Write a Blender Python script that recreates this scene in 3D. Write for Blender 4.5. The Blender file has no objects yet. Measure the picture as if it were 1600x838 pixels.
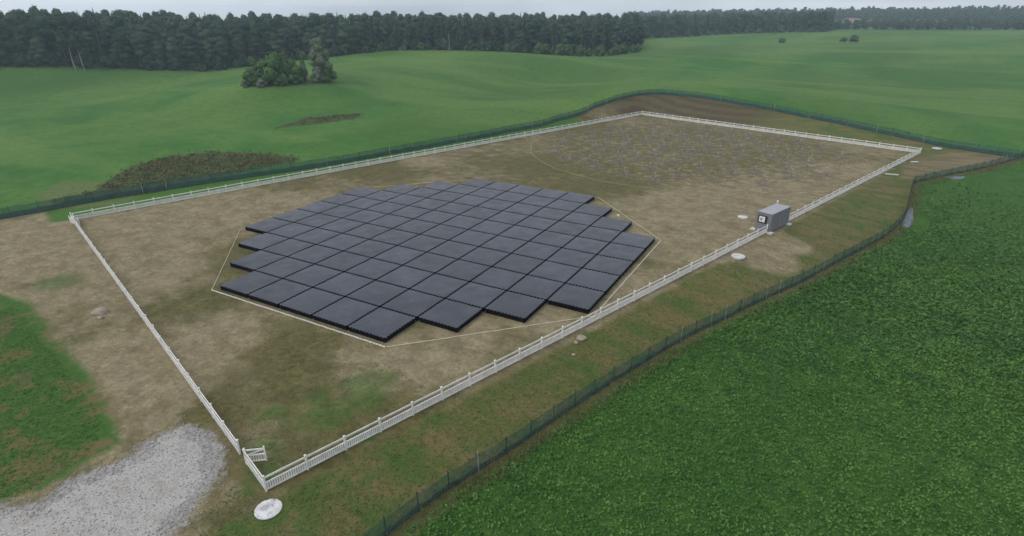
import bpy, bmesh, math, random
import numpy as np
from mathutils import Matrix, Vector

# ------------------------------------------------------------------ camera
S = bpy.context.scene
COL = S.collection
yaw, pitch, roll = -0.509431, -0.413082, -0.003417
CAM = np.array([48.015, -65.290, 29.934])
f_ = np.array([math.cos(pitch)*math.sin(yaw), math.cos(pitch)*math.cos(yaw), math.sin(pitch)])
r_ = np.array([math.cos(yaw), -math.sin(yaw), 0.0])
u_ = np.cross(r_, f_)
r2 = math.cos(roll)*r_ + math.sin(roll)*u_
u2 = -math.sin(roll)*r_ + math.cos(roll)*u_
cd = bpy.data.cameras.new('camera')
cd.sensor_width = 36.0
cd.lens = 896.53/1600*36.0
cd.clip_start = 0.5
cd.clip_end = 9000
cam = bpy.data.objects.new('camera', cd)
COL.objects.link(cam)
m = Matrix.Identity(4)
for i in range(3):
    m[i][0] = r2[i]; m[i][1] = u2[i]; m[i][2] = -f_[i]; m[i][3] = CAM[i]
cam.matrix_world = m
S.camera = cam

# ------------------------------------------------------------------ sky, sun, exposure
SUN_EL, SUN_AZ = math.radians(50), math.radians(215)     # azimuth clockwise from +Y
W = bpy.data.worlds.new('World'); S.world = W; W.use_nodes = True
nt = W.node_tree; nt.nodes.clear()
wo = nt.nodes.new('ShaderNodeOutputWorld'); bg = nt.nodes.new('ShaderNodeBackground')
sky = nt.nodes.new('ShaderNodeTexSky'); sky.sky_type = 'NISHITA'; sky.sun_disc = False
sky.sun_elevation = SUN_EL; sky.sun_rotation = SUN_AZ; sky.altitude = 30
sky.air_density = 1.0; sky.dust_density = 2.5; sky.ozone_density = 1.0
hs = nt.nodes.new('ShaderNodeHueSaturation'); hs.inputs['Saturation'].default_value = 0.42
hs.inputs['Value'].default_value = 1.0
tc = nt.nodes.new('ShaderNodeTexCoord')                  # cloud layer over the sky
mp = nt.nodes.new('ShaderNodeMapping'); mp.inputs['Scale'].default_value = (1.2, 1.2, 5.0)
cn = nt.nodes.new('ShaderNodeTexNoise'); cn.inputs['Scale'].default_value = 1.6; cn.inputs['Detail'].default_value = 6
cr = nt.nodes.new('ShaderNodeMapRange'); cr.inputs['From Min'].default_value = 0.35; cr.inputs['From Max'].default_value = 0.7
cr.inputs['To Min'].default_value = 0.35; cr.inputs['To Max'].default_value = 0.85
mx = nt.nodes.new('ShaderNodeMix'); mx.data_type = 'RGBA'
mx.inputs[7].default_value = (8.6, 9.0, 9.8, 1)
nt.links.new(tc.outputs['Generated'], mp.inputs['Vector']); nt.links.new(mp.outputs[0], cn.inputs['Vector'])
nt.links.new(cn.outputs['Fac'], cr.inputs['Value']); nt.links.new(cr.outputs[0], mx.inputs[0])
nt.links.new(sky.outputs[0], hs.inputs['Color']); nt.links.new(hs.outputs[0], mx.inputs[6])
sx_ = nt.nodes.new('ShaderNodeSeparateXYZ'); nt.links.new(tc.outputs['Generated'], sx_.inputs[0])
hr = nt.nodes.new('ShaderNodeMapRange'); hr.interpolation_type = 'SMOOTHSTEP'                # bright band of thin cloud low down
hr.inputs['From Min'].default_value = 0.30; hr.inputs['From Max'].default_value = 0.02
hr.inputs['To Min'].default_value = 1.0; hr.inputs['To Max'].default_value = 1.55
nt.links.new(sx_.outputs['Z'], hr.inputs['Value'])
vm = nt.nodes.new('ShaderNodeVectorMath'); vm.operation = 'SCALE'
nt.links.new(mx.outputs[2], vm.inputs[0]); nt.links.new(hr.outputs[0], vm.inputs['Scale'])
nt.links.new(vm.outputs[0], bg.inputs['Color']); bg.inputs['Strength'].default_value = 0.09
nt.links.new(bg.outputs[0], wo.inputs['Surface'])
sd = bpy.data.lights.new('sun', 'SUN'); sd.energy = 0.9; sd.angle = math.radians(25); sd.color = (1.0, 0.96, 0.9)
so = bpy.data.objects.new('sun', sd); COL.objects.link(so)
sdir = Vector((math.cos(SUN_EL)*math.sin(SUN_AZ), math.cos(SUN_EL)*math.cos(SUN_AZ), math.sin(SUN_EL)))
so.rotation_euler = sdir.to_track_quat('Z', 'Y').to_euler()
so.location = (0, 0, 200)
vs = S.view_settings
vs.view_transform = 'Standard'; vs.look = 'None'; vs.gamma = 1.0; vs.use_curve_mapping = False
vs.exposure = 0.32
HAZE = 0.00031

S.render.engine = 'CYCLES'
S.cycles.max_bounces = 5
S.cycles.volume_bounces = 1
S.cycles.transparent_max_bounces = 16

# ------------------------------------------------------------------ helpers
rng = np.random.default_rng(7)
random.seed(7)

def link(o, parent=None):
    COL.objects.link(o)
    if parent is not None:
        o.parent = parent
    return o

def tag(o, label=None, cat=None, group=None, kind=None):
    if label: o['label'] = label
    if cat: o['category'] = cat
    if group: o['group'] = group
    if kind: o['kind'] = kind
    return o

def empty(name, loc=(0, 0, 0), rz=0.0):
    o = bpy.data.objects.new(name, None)
    o.empty_display_size = 0.3
    o.location = loc; o.rotation_euler = (0, 0, rz)
    return link(o)

def np_mesh(name, V, F, mats=(), smooth=False, mat_idx=None, nrm=None):
    """V (n,3), F (m,k) all same k"""
    V = np.asarray(V, dtype=np.float32); F = np.asarray(F, dtype=np.int32)
    me = bpy.data.meshes.new(name)
    k = F.shape[1]
    me.vertices.add(len(V)); me.vertices.foreach_set('co', V.ravel())
    me.loops.add(F.size); me.loops.foreach_set('vertex_index', F.ravel())
    me.polygons.add(len(F))
    me.polygons.foreach_set('loop_start', np.arange(0, F.size, k, dtype=np.int32))
    me.polygons.foreach_set('loop_total', np.full(len(F), k, dtype=np.int32))
    if smooth: me.polygons.foreach_set('use_smooth', np.ones(len(F), dtype=bool))
    for mt in mats: me.materials.append(mt)
    if mat_idx is not None: me.polygons.foreach_set('material_index', np.asarray(mat_idx, dtype=np.int32))
    me.update(calc_edges=True)
    if nrm is not None:
        me.polygons.foreach_set('use_smooth', np.ones(len(F), dtype=bool))
        nrm = np.asarray(nrm, float); nrm = nrm/(np.linalg.norm(nrm, axis=1, keepdims=True)+1e-9)
        me.normals_split_custom_set_from_vertices(nrm.astype(np.float32))
    return me

def obj(name, me, parent=None):
    return link(bpy.data.objects.new(name, me), parent)

class MB:
    """collects boxes and tubes into one mesh"""
    def __init__(s): s.v = []; s.f = []
    def add(s, vs, fs):
        b = len(s.v); s.v += [tuple(x) for x in vs]; s.f += [tuple(b+i for i in q) for q in fs]
    def box(s, c, size, rz=0.0, M=None):
        hx, hy, hz = size[0]/2, size[1]/2, size[2]/2
        P = [(-hx,-hy,-hz),(hx,-hy,-hz),(hx,hy,-hz),(-hx,hy,-hz),(-hx,-hy,hz),(hx,-hy,hz),(hx,hy,hz),(-hx,hy,hz)]
        ca, sa = math.cos(rz), math.sin(rz)
        P = [(c[0]+x*ca-y*sa, c[1]+x*sa+y*ca, c[2]+z) for x, y, z in P]
        s.add(P, [(0,3,2,1),(4,5,6,7),(0,1,5,4),(1,2,6,5),(2,3,7,6),(3,0,4,7)])
    def beam(s, a, b, w, h):
        """rectangular bar from a to b, w wide (horizontal) and h high"""
        a = Vector(a); b = Vector(b); d = (b-a)
        if d.length < 1e-6: return
        d.normalize()
        side = d.cross(Vector((0,0,1)))
        if side.length < 1e-3: side = Vector((1,0,0))
        side.normalize(); up = side.cross(d)
        P = []
        for q in (a, b):
            for (i, j) in ((-1,-1),(1,-1),(1,1),(-1,1)):
                P.append(q + side*(i*w/2) + up*(j*h/2))
        s.add(P, [(0,1,2,3),(7,6,5,4),(0,4,5,1),(1,5,6,2),(2,6,7,3),(3,7,4,0)])
    def tube(s, a, b, ra, rb=None, n=6, cap=True):
        rb = ra if rb is None else rb
        a = Vector(a); b = Vector(b); d = (b-a).normalized()
        x = d.orthogonal().normalized(); y = d.cross(x)
        P = []
        for q, r in ((a, ra), (b, rb)):
            for i in range(n):
                t = 2*math.pi*i/n; P.append(q + x*(r*math.cos(t)) + y*(r*math.sin(t)))
        F = [(i, (i+1) % n, n+(i+1) % n, n+i) for i in range(n)]
        if cap: F += [tuple(range(n))[::-1], tuple(range(n, 2*n))]
        s.add(P, F)
    def mesh(s, name, mat, smooth=False):
        me = bpy.data.meshes.new(name); me.from_pydata([tuple(v) for v in s.v], [], s.f)
        me.materials.append(mat)
        if smooth:
            for p in me.polygons: p.use_smooth = True
        me.update(); return me
    def build(s, name, mat, parent=None, smooth=False):
        return obj(name, s.mesh(name, mat, smooth), parent)

# ------------------------------------------------------------------ node helpers
class NT:
    def __init__(s, name):
        s.m = bpy.data.materials.new(name); s.m.use_nodes = True
        s.t = s.m.node_tree; s.t.nodes.clear()
        s.out = s.t.nodes.new('ShaderNodeOutputMaterial')
        s.bsdf = s.t.nodes.new('ShaderNodeBsdfPrincipled')
        s.t.links.new(s.bsdf.outputs[0], s.out.inputs['Surface'])
        s.pos = None
    def L(s, a, b): s.t.links.new(a, b)
    def setin(s, sock, v):
        if isinstance(v, bpy.types.NodeSocket): s.L(v, sock)
        elif isinstance(v, (tuple, list)) and len(v) == 3 and sock.type == 'RGBA': sock.default_value = (*v, 1)
        else: sock.default_value = v
    def P(s):
        if s.pos is None:
            s.pos = s.t.nodes.new('ShaderNodeNewGeometry').outputs['Position']
        return s.pos
    def mapping(s, scale=(1,1,1), rz=0.0, vec=None):
        n = s.t.nodes.new('ShaderNodeMapping'); n.inputs['Scale'].default_value = scale
        n.inputs['Rotation'].default_value = (0, 0, rz)
        s.L(vec or s.P(), n.inputs['Vector']); return n.outputs[0]
    def noise(s, scale, detail=3, rough=0.55, vec=None, dist=0.0):
        n = s.t.nodes.new('ShaderNodeTexNoise'); n.inputs['Scale'].default_value = scale
        n.inputs['Detail'].default_value = detail; n.inputs['Roughness'].default_value = rough
        n.inputs['Distortion'].default_value = dist
        s.L(vec or s.P(), n.inputs['Vector']); return n.outputs['Fac']
    def voro(s, scale, vec=None, out='Distance'):
        n = s.t.nodes.new('ShaderNodeTexVoronoi'); n.inputs['Scale'].default_value = scale
        s.L(vec or s.P(), n.inputs['Vector']); return n.outputs[out]
    def math(s, op, a, b=0.0, c=0.0, clamp=False):
        n = s.t.nodes.new('ShaderNodeMath'); n.operation = op; n.use_clamp = clamp
        s.setin(n.inputs[0], a); s.setin(n.inputs[1], b); s.setin(n.inputs[2], c); return n.outputs[0]
    def rng(s, v, a, b, c=0.0, d=1.0):
        n = s.t.nodes.new('ShaderNodeMapRange'); n.interpolation_type = 'SMOOTHSTEP'
        s.setin(n.inputs['Value'], v); n.inputs['From Min'].default_value = a; n.inputs['From Max'].default_value = b
        n.inputs['To Min'].default_value = c; n.inputs['To Max'].default_value = d; return n.outputs[0]
    def mix(s, fac, a, b):
        n = s.t.nodes.new('ShaderNodeMix'); n.data_type = 'RGBA'
        s.setin(n.inputs[0], fac); s.setin(n.inputs[6], a); s.setin(n.inputs[7], b); return n.outputs[2]
    def attr(s, name):
        n = s.t.nodes.new('ShaderNodeAttribute'); n.attribute_name = name; return n.outputs['Fac']
    def bump(s, h, strength=0.4, dist=0.1):
        n = s.t.nodes.new('ShaderNodeBump'); n.inputs['Strength'].default_value = strength
        n.inputs['Distance'].default_value = dist; s.setin(n.inputs['Height'], h)
        s.L(n.outputs[0], s.bsdf.inputs['Normal'])
    def rand(s):
        return s.t.nodes.new('ShaderNodeObjectInfo').outputs['Random']
    def done(s, col, rough=0.85, spec=0.3, metal=0.0):
        s.setin(s.bsdf.inputs['Base Color'], col); s.setin(s.bsdf.inputs['Roughness'], rough)
        s.bsdf.inputs['Specular IOR Level'].default_value = spec
        s.bsdf.inputs['Metallic'].default_value = metal
        return s.m

def simple(name, c1, c2, scale=3.0, rough=0.7, spec=0.3, bump=0.0, metal=0.0, obj_rand=0.0):
    n = NT(name); f = n.rng(n.noise(scale, 4), 0.3, 0.7)
    col = n.mix(f, c1, c2)
    if obj_rand:
        hsv = n.t.nodes.new('ShaderNodeHueSaturation'); n.L(col, hsv.inputs['Color'])
        n.L(n.rng(n.rand(), 0, 1, 1-obj_rand, 1+obj_rand), hsv.inputs['Value']); col = hsv.outputs[0]
    if bump: n.bump(n.noise(scale*4, 4), bump, 0.05)
    return n.done(col, rough, spec, metal)

# ------------------------------------------------------------------ layout data (metres)
CN, CR, CF, CL = (np.array(q, float) for q in ((18.5,-47.3), (66.5,99.6), (-8.9,124.9), (-56.8,-23.1)))
OUT_NEAR = [[24.9,-62.0,-.6],[26.6,-53.0,-.65],[27.3,-47.8,-0.7],[28.8,-40.4,-0.9],[30.8,-34.5,-1.1],[35.7,-17.6,-1.3],[41.0,-4.0,-1.5],[47.8,10.6,-1.6],[57.6,33.9,-1.5],[60.7,44.9,-1.2],[61.9,56,-.8],[62.9,66.3,-0.4],[63.2,68.8,-0.3],[64.3,70.4,-.3],[68.3,75.7,0.0],[77.8,88.6,0.3],[91.9,109.1,0.8],[104,125,1.2]]
OUT_FAR = [[-78,-68,-.6],[-73.7,-38.5,-0.5],[-70.8,-30.9,-0.5],[-67.7,-23.6,-0.4],[-65.8,-14.9,-0.3],[-59.4,-0.7,-0.1],[-54.2,10.0,0.0],[-47.7,21.2,0.2],[-42.8,36.3,0.4],[-36.4,53.1,0.7],[-30.6,72.1,1.0],[-24.2,91.4,1.6],[-20.7,112.7,3.2],[-18.1,126.3,4.4],[-13.7,136.6,5.0],[-6.4,142.5,5.0],[7.2,140.6,4.7],[28.6,131.0,3.6],[46.7,119.8,2.6],[61.8,111.7,1.6],[79.3,100.5,1.0]]
OUT_FAR2 = OUT_FAR + [[86.5,99.0,0.7],[95.0,104.5,.9]]
CTRL = [[-155.6,-25.2,-0.5],[-112.9,-3.7,-0.2],[-248.4,-2.2,0.0],[-184.7,27.9,0.5],[-254.3,58.8,2.0],[-100.4,18.1,0.0],[-158.6,54.1,1.0],[-213.8,88.4,2.5],[-69.7,31.9,0.5],[-97.6,56.5,1.0],[-123.0,79.2,3.5],[-77.8,77.3,1.5],[-109.2,114.2,4.0],[-59.9,86.8,1.5],[-97.7,141.1,4.5],[-50.6,136.4,2.5],[-74.3,184.5,4.5],[-27.6,180.4,5.5],[9.9,185.6,5.5],[0.7,240.4,6.0],[48.0,196.0,4.0],[46.2,270.4,5.5],[87.7,161.4,2.0],[99.6,248.6,4.0],[127.8,175.3,3.0],[75.1,68.5,-0.3],[70.1,32.1,-1.0],[64.8,-5.2,-1.3],[61.9,-26.2,-1.4],[41.9,-37.3,-1.3],[38.1,-25.2,-1.4],[33.7,-39.8,-1.1],[52.3,-11.7,-1.6],[55.0,13.7,-1.7],[89.4,41.3,-0.5],[71.8,-18.8,-1.0],[-27.2,-41.1,0.0],[-43.6,-50.1,0.0],[4.7,-55.2,-0.2],[-5.4,-60.6,-0.3],[20.4,-57.8,-0.3],[29.2,-52.7,-0.6],
[-309.3,-21.7,14.7],[-300.8,23.7,11.6],[-274.8,69.9,9.3],[-255.2,99.2,7.1],[-232.5,126.9,5.0],[-224.8,145.9,6.8],[-134.7,90.3,8.0],[-203.0,181.5,9.5],[-193.0,212.8,11.6],[-118.9,171.8,8.0],[-161.8,233.4,11.7],[-127.2,249.2,10.6],[-79.6,195.1,9.2],[-112.3,270.4,8.5],[-100.5,282.3,7.5],[-84.9,296.0,7.9],[-71.1,316.6,10.2],[-49.8,249.9,8.3],[-122.9,499.4,11.0],[-91.0,538.9,11.9],[-8.0,290.3,8.8],[-31.1,428.4,9.7],[-62.7,615.8,12.7],[-15.2,631.9,14.0],[20.0,634.1,14.8],[43.5,364.7,9.8],[40.2,494.7,13.2],[35.8,694.6,14.9],[96.5,733.2,14.6],[109.6,329.9,9.8],[167.4,746.0,14.9],[167.5,316.5,9.4],[325.1,717.1,15.6],[463.6,618.3,15.0],[-429.9,139.7,11.5],[-378.5,232.1,11],[-291.6,328.5,12],[-214.7,406.5,12],[-146.4,459.9,12],[38.7,934.7,16.1],[192.3,924.2,16.9],[10.4,1314.2,26],[156.5,1310.4,26],[292.0,1293.0,26],[503.2,1237.5,26],[-936.6,109.4,10],[-868.2,335.4,10],[-673.4,627.2,11],[-347.1,853.4,13],[-71.4,927.6,17]
]
TREEAZ = [(-86.35,370),(-75.13,362),(-66.74,352),(-60.98,347),(-55.08,342),(-51.88,348),(-49.57,352),(-45.29,358),(-40.82,370),(-35.03,367),(-29.12,366),(-25.56,372),(-23.2,378),(-20.28,385),(-17.24,400),(-17.12,590),(-12.94,620),(-9.18,690),(-5.1,700),(-2.06,700),(-1.73,800),(-1.26,815),(2.75,815),(8.51,830),(19.62,830),(31.3,800)]
GRAVEL = [[-22,-72],[5.0,-55.2],[5.4,-52.5],[6.2,-49.8],[5.6,-47.4],[6.8,-45.5],[9.3,-44.7],[12.2,-45.8],[14.6,-47.9],[16.0,-50.6],[16.6,-52.4],[18.0,-54.8],[22.0,-60],[20,-85],[-22,-95]]
GRAVEL = [[-9,-67],[-2,-61.5],[5.0,-55.2],[5.4,-52.5],[6.2,-49.8],[5.6,-47.4],[6.8,-45.5],[9.3,-44.7],[12.2,-45.8],[14.6,-47.9],[16.0,-50.6],[16.6,-52.4],[17.6,-54.8],[17.0,-60],[12,-74],[4,-84],[-6,-80]]
GREEN = [[-60,-46],[-48.6,-42.9],[-29.0,-40.3],[-18.3,-42.8],[-9.2,-44.6],[1.3,-47.5],[4.9,-49.0],[5.0,-55.2],[-2,-61.5],[-9,-67],[-40,-95],[-80,-80]]
BRUSH = [[-74.5,-19],[-73,-12],[-76.3,-9],[-87.2,3.5],[-87.7,11.9],[-82.1,21.2],[-66.2,25.0],[-56.0,24.5],[-57.4,19.6],[-59.5,12.7],[-61.5,2.4],[-61.5,-5.4],[-64.8,-12.1],[-69.5,-18.5]]
BRUSH2 = [[-92.7,47.1],[-97.3,63.5],[-86.1,77.9],[-81.1,67.2],[-86.8,54.9]]
PALE = [[-81.2,-17.5],[-88,-9.9],[-73.8,-6.4],[-60.8,-10.1],[-60.4,-15.7],[-67.8,-22.3]]
BROWNE = [[68.4,96.8],[74.9,103.7],[79.9,101.9],[89.6,102.2],[80.0,93.2],[68.6,79.8],[63.6,72.8],[61.3,71.1],[62.5,84]]
ST_DIRT = [[-49.2,-13.3,14],[-39.1,0.7,12],[-1.7,-37.2,5],[-27.6,-29.1,9],[21.1,-30.3,4],[16.9,-31.5,4],[37.2,26.3,14],[29.7,38.1,14],[41.7,13.8,5],[52.5,74.4,8],[24.5,-16.2,3],[19.4,-22.8,3],[29.5,-2.3,4],[-46.8,-29.0,12],[-8.2,-42.8,4],[1.5,-44.4,3],[39.2,47.9,12],[26.7,28.0,10],[-60.7,-23.4,6],[38.8,7.3,4],[-32.6,35.1,6]]
ST_OLIVE = [[-41.8,8.9,9],[-36.1,28.5,12],[-6.7,23.0,8],[12.7,38.5,12],[11.2,-36.9,4],[-12.5,-31.3,5],[5.0,-33.6,5],[-18.6,92.7,12],[-6.1,46.0,10],[7.0,-43.4,2.5],[-18.1,-18.9,8],[21.1,-36.6,5],[19.2,-41.1,4],[22.8,-31.6,3]]
ST_GRN = [[16.0,-34.3,3.2],[17.0,-36.5,2.6],[15.9,-39.9,2.8],[16.5,-38.2,2.2],[13.5,-37.5,1.6],[12.0,-41.5,1.8],[20.5,-39.5,1.6],[-32.4,-36.2,3.5],[17.3,-46.1,2],[13.6,-44.2,1.5],[16.6,-32.8,1.3],[-14.7,-46.4,4],[14.8,-44.4,1.5],[17.0,-47.3,1.6]]

def densify(P, step):
    P = np.array(P, float); out = [P[0]]
    for a, b in zip(P[:-1], P[1:]):
        n = max(1, int(math.ceil(np.linalg.norm(b[:2]-a[:2])/step)))
        for i in range(1, n+1): out.append(a+(b-a)*i/n)
    return np.array(out)

def smooth_line(P, step, it=3):
    """Chaikin corner cutting, then even spacing"""
    P = np.array(P, float)
    for _ in range(it):
        Q = [P[0]]
        for a, b in zip(P[:-1], P[1:]): Q += [a*.75+b*.25, a*.25+b*.75]
        Q.append(P[-1]); P = np.array(Q)
    d = np.r_[0, np.cumsum(np.linalg.norm(np.diff(P[:, :2], axis=0), axis=1))]
    n = int(round(d[-1]/step)); t = np.linspace(0, d[-1], n+1)
    return np.stack([np.interp(t, d, P[:, k]) for k in range(P.shape[1])], 1)

# ------------------------------------------------------------------ terrain height
ex = CR-CN; LX = np.linalg.norm(ex); ex = ex/LX            # along the long side
ey = CL-CN; LY = np.linalg.norm(ey); ey = ey/LY            # along the short side
FANG = math.atan2(ex[1], ex[0])
def rect_sd(x, y):
    """distance outside the white-fenced rectangle (negative inside)"""
    a = (x-CN[0])*ex[0]+(y-CN[1])*ex[1]; b = (x-CN[0])*ey[0]+(y-CN[1])*ey[1]
    dx = np.abs(a-LX/2)-LX/2; dy = np.abs(b-LY/2)-LY/2
    return np.hypot(np.maximum(dx, 0), np.maximum(dy, 0)) + np.minimum(np.maximum(dx, dy), 0)
pts = [list(q) for q in CTRL] + [list(q) for q in OUT_NEAR] + [list(q) for q in OUT_FAR]
for i in range(9):
    for j in range(6):
        q = CN+ex*LX*i/8+ey*LY*j/5; pts.append([q[0], q[1], 0.0])
for a in range(110, 280, 20):                              # quiet ground behind the camera and far round it
    pts.append([48+420*math.sin(math.radians(a)), -65+420*math.cos(math.radians(a)), 2.0])
pts = np.array(pts)
def tps_phi(r2): return np.where(r2 > 0, 0.5*r2*np.log(np.maximum(r2, 1e-12)), 0.0)
_x = pts[:, :2]/100.0; n = len(_x)
K = tps_phi(((_x[:, None]-_x[None])**2).sum(-1)) + np.eye(n)*0.002
Pm = np.c_[np.ones(n), _x]
A = np.block([[K, Pm], [Pm.T, np.zeros((3, 3))]])
sol = np.linalg.solve(A, np.r_[pts[:, 2], np.zeros(3)])
def sstep(t, a, b):
    t = np.clip((t-a)/(b-a), 0, 1); return t*t*(3-2*t)
def height(x, y):
    x = np.atleast_1d(np.asarray(x, float)); y = np.atleast_1d(np.asarray(y, float))
    out = np.empty(x.shape)
    xf, yf = x.ravel(), y.ravel(); of = np.empty(xf.shape)
    for s in range(0, len(xf), 20000):
        q = np.c_[xf[s:s+20000], yf[s:s+20000]]/100.0
        d2 = ((q[:, None]-_x[None])**2).sum(-1)
        of[s:s+20000] = tps_phi(d2)@sol[:n] + sol[n] + q@sol[n+1:]
    R = np.hypot(xf-48, yf+65)
    w = sstep(R, 1450, 1900); of = of*(1-w)+14*w
    of = np.clip(of, -2.2, 30)
    of *= sstep(rect_sd(xf, yf), 0.3, 4.5)
    return of.reshape(x.shape)
def H(x, y): return float(height([x], [y])[0])

def poly_sd(P, x, y):
    """positive inside"""
    P = np.array(P, float)[:, :2]; d = np.full(x.shape, 1e9); ins = np.zeros(x.shape, bool)
    for i in range(len(P)):
        a = P[i]; b = P[(i+1) % len(P)]; e = b-a
        t = np.clip(((x-a[0])*e[0]+(y-a[1])*e[1])/(e@e+1e-9), 0, 1)
        d = np.minimum(d, np.hypot(x-a[0]-t*e[0], y-a[1]-t*e[1]))
        c = ((a[1] > y) != (b[1] > y)) & (x < (b[0]-a[0])*(y-a[1])/(b[1]-a[1]+1e-12)+a[0])
        ins ^= c
    return np.where(ins, d, -d)
def stamps(L, x, y):
    o = np.zeros(x.shape)
    for cx, cy, r in L: o = np.maximum(o, np.exp(-((x-cx)**2+(y-cy)**2)/(r*r)))
    return o
# everything on the compound's side of the green mesh fence
INNER = [q[:2] for q in OUT_FAR2] + [q[:2] for q in OUT_NEAR[::-1]] + [[24,-90],[-60,-130],[-125,-110]]
CROP = [q[:2] for q in OUT_NEAR] + [[300,180],[300,-200],[24,-200]]

# ------------------------------------------------------------------ ground
def axis(lo, hi, step, far):
    c = list(np.arange(lo, hi+step, step)); s = step
    a = [c[-1]];
    while a[-1] < far: s = min(s*1.09, 45); a.append(a[-1]+s)
    s = step; b = [c[0]]
    while b[-1] > -far: s = min(s*1.09, 45); b.append(b[-1]-s)
    return np.array(b[:0:-1]+c+a[1:])
gx = axis(-110, 105, 0.7, 2450); gy = axis(-70, 175, 0.7, 2450)
X, Y = np.meshgrid(gx, gy, indexing='ij')
Zg = height(X, Y)
sdI = poly_sd(INNER, X, Y); rs = rect_sd(X, Y)
# earth bank terraces in the far corner and small undulation outside the fence
band = np.clip(sdI, 0, 30)
nx, ny = len(gx), len(gy)
Vg = np.stack([X.ravel(), Y.ravel(), Zg.ravel()], 1)
I, J = np.meshgrid(np.arange(nx-1), np.arange(ny-1), indexing='ij')
b0 = (I*ny+J).ravel(); Fg = np.stack([b0, b0+ny, b0+ny+1, b0+1], 1)

def ground_material():
    n = NT('ground_cover')
    n1 = n.noise(0.055, 5, 0.6); n2 = n.noise(0.35, 5, 0.62); n3 = n.noise(1.6, 5, 0.65); n4 = n.noise(7.0, 4, 0.7)
    n5 = n.noise(28.0, 3, 0.7)
    st = n.noise(0.5, 5, 0.6, vec=n.mapping((0.22, 1.0, 1.0), -FANG))          # streaks along the long side
    wob = n.math('MULTIPLY_ADD', n2, 0.55, n.math('MULTIPLY', n3, 0.45))
    # -- trampled sandy soil
    soil = n.mix(n.rng(n3, .32, .68), (.205, .172, .096), (.335, .292, .178))
    soil = n.mix(n.rng(n4, .35, .75, 0, .55), soil, (.155, .130, .092))
    soil = n.mix(n.rng(n.noise(0.13, 4, .6), .38, .66, 0, .6), soil, (.275, .225, .140))
    soil = n.mix(n.rng(n5, .60, .78, 0, .5), soil, (.42, .39, .32))
    olive = n.mix(n.rng(n3, .3, .7), (.088, .086, .030), (.165, .142, .062))
    olive = n.mix(n.rng(n4, .4, .7, 0, .6), olive, (.070, .078, .026))
    lush = n.mix(n.rng(n3, .3, .7), (.034, .100, .016), (.062, .140, .028))
    lush = n.mix(n.rng(n4, .42, .72, 0, .6), lush, (.085, .110, .035))
    # inside the compound: how much grass
    g = n.math('ADD', n.math('MULTIPLY_ADD', n1, .65, n.math('MULTIPLY', n2, .65)), n.math('MULTIPLY_ADD', n3, .45, n.math('MULTIPLY', n4, .35)))
    g = n.math('ADD', g, n.math('MULTIPLY', n.attr('olive'), .34))
    g = n.math('SUBTRACT', g, n.math('MULTIPLY', n.attr('dirt'), .40))
    g = n.math('ADD', g, n.math('MULTIPLY', n.math('MULTIPLY', n.noise(.55, 5, .7, vec=n.mapping((.35, 1.6, 1), .5)), n.attr('lba')), .26))
    g = n.math('ADD', g, n.math('MULTIPLY', n.math('MULTIPLY', n.math('SUBTRACT', n.noise(1.1, 5, .75, vec=n.mapping((.5, 1.5, 1), .55)), .5), n.attr('lba')), 1.6))
    c = n.mix(n.rng(g, .92, 1.22, 0.06, 1), soil, olive)
    c = n.mix(n.rng(n.noise(.8, 6, .75), .50, .66, 0, .45), c, (.120, .098, .055))
    gg = n.math('ADD', n.math('MULTIPLY_ADD', n3, .8, n.math('MULTIPLY', n4, .35)), n.math('MULTIPLY_ADD', n2, .9, n.math('MULTIPLY', n.attr('grn'), .75)))
    c = n.mix(n.rng(gg, 1.30, 1.66, 0, .62), c, lush)
    hv = n.t.nodes.new('ShaderNodeHueSaturation'); n.L(c, hv.inputs['Color'])
    mot = n.math('ADD', n.math('MULTIPLY', n.noise(.45, 9, .78), .6), n.math('MULTIPLY', n.noise(2.2, 7, .8), .4))
    n.L(n.rng(mot, .37, .63, .66, 1.22), hv.inputs['Value']); c = hv.outputs[0]
    c = n.mix(n.rng(n.noise(.28, 7, .75, vec=n.mapping((.7, 1.3, 1), .9)), .50, .60, 0, .5), c, (.130, .106, .048))
    lb = n.noise(.55, 8, .78)
    c = n.mix(n.math('MULTIPLY', n.rng(lb, .52, .60), n.math('MULTIPLY', n.attr('lba'), .75)), c, (.300, .255, .165))
    c = n.mix(n.math('MULTIPLY', n.rng(lb, .48, .42), n.math('MULTIPLY', n.attr('lba'), .75)), c, (.112, .096, .042))
    # embankment between the fences: dry olive / brown / green streaks
    e1 = n.mix(n.rng(st, .38, .62), (.095, .120, .032), (.165, .138, .058))
    e1 = n.mix(n.rng(n.noise(.9, 5, .7, vec=n.mapping((.3, 1, 1), -FANG)), .52, .72, 0, .8), e1, (.175, .140, .075))
    e1 = n.mix(n.rng(n.math('MULTIPLY_ADD', n1, .5, n.math('MULTIPLY', n2, .5)), .50, .60, 0, .75), e1, lush)
    e1 = n.mix(n.rng(n4, .42, .7, 0, .55), e1, (.052, .056, .022))
    e1 = n.mix(n.rng(n5, .62, .8, 0, .35), e1, (.26, .23, .15))
    def mask(name, w=.9, a=.36, b=.64):
        v = n.math('ADD', n.attr(name), n.math('MULTIPLY', n.math('SUBTRACT', wob, .5), w))
        return n.rng(v, a, b)
    c = n.mix(mask('bank', .8), c, e1)
    c = n.mix(mask('dirt2', 1.0), c, n.mix(n.rng(st, .42, .6, 0, .8), n.mix(.55, soil, (.130, .100, .050)), (.110, .098, .045)))
    terr = n.mix(n.rng(n.attr('terrace'), .35, .65), (.088, .078, .040), (.075, .052, .030))
    c = n.mix(n.rng(n.attr('corner'), .35, .75, 0, .92), c, n.mix(n.rng(n2, .45, .7, 0, .6), terr, (.120, .100, .055)))
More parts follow.
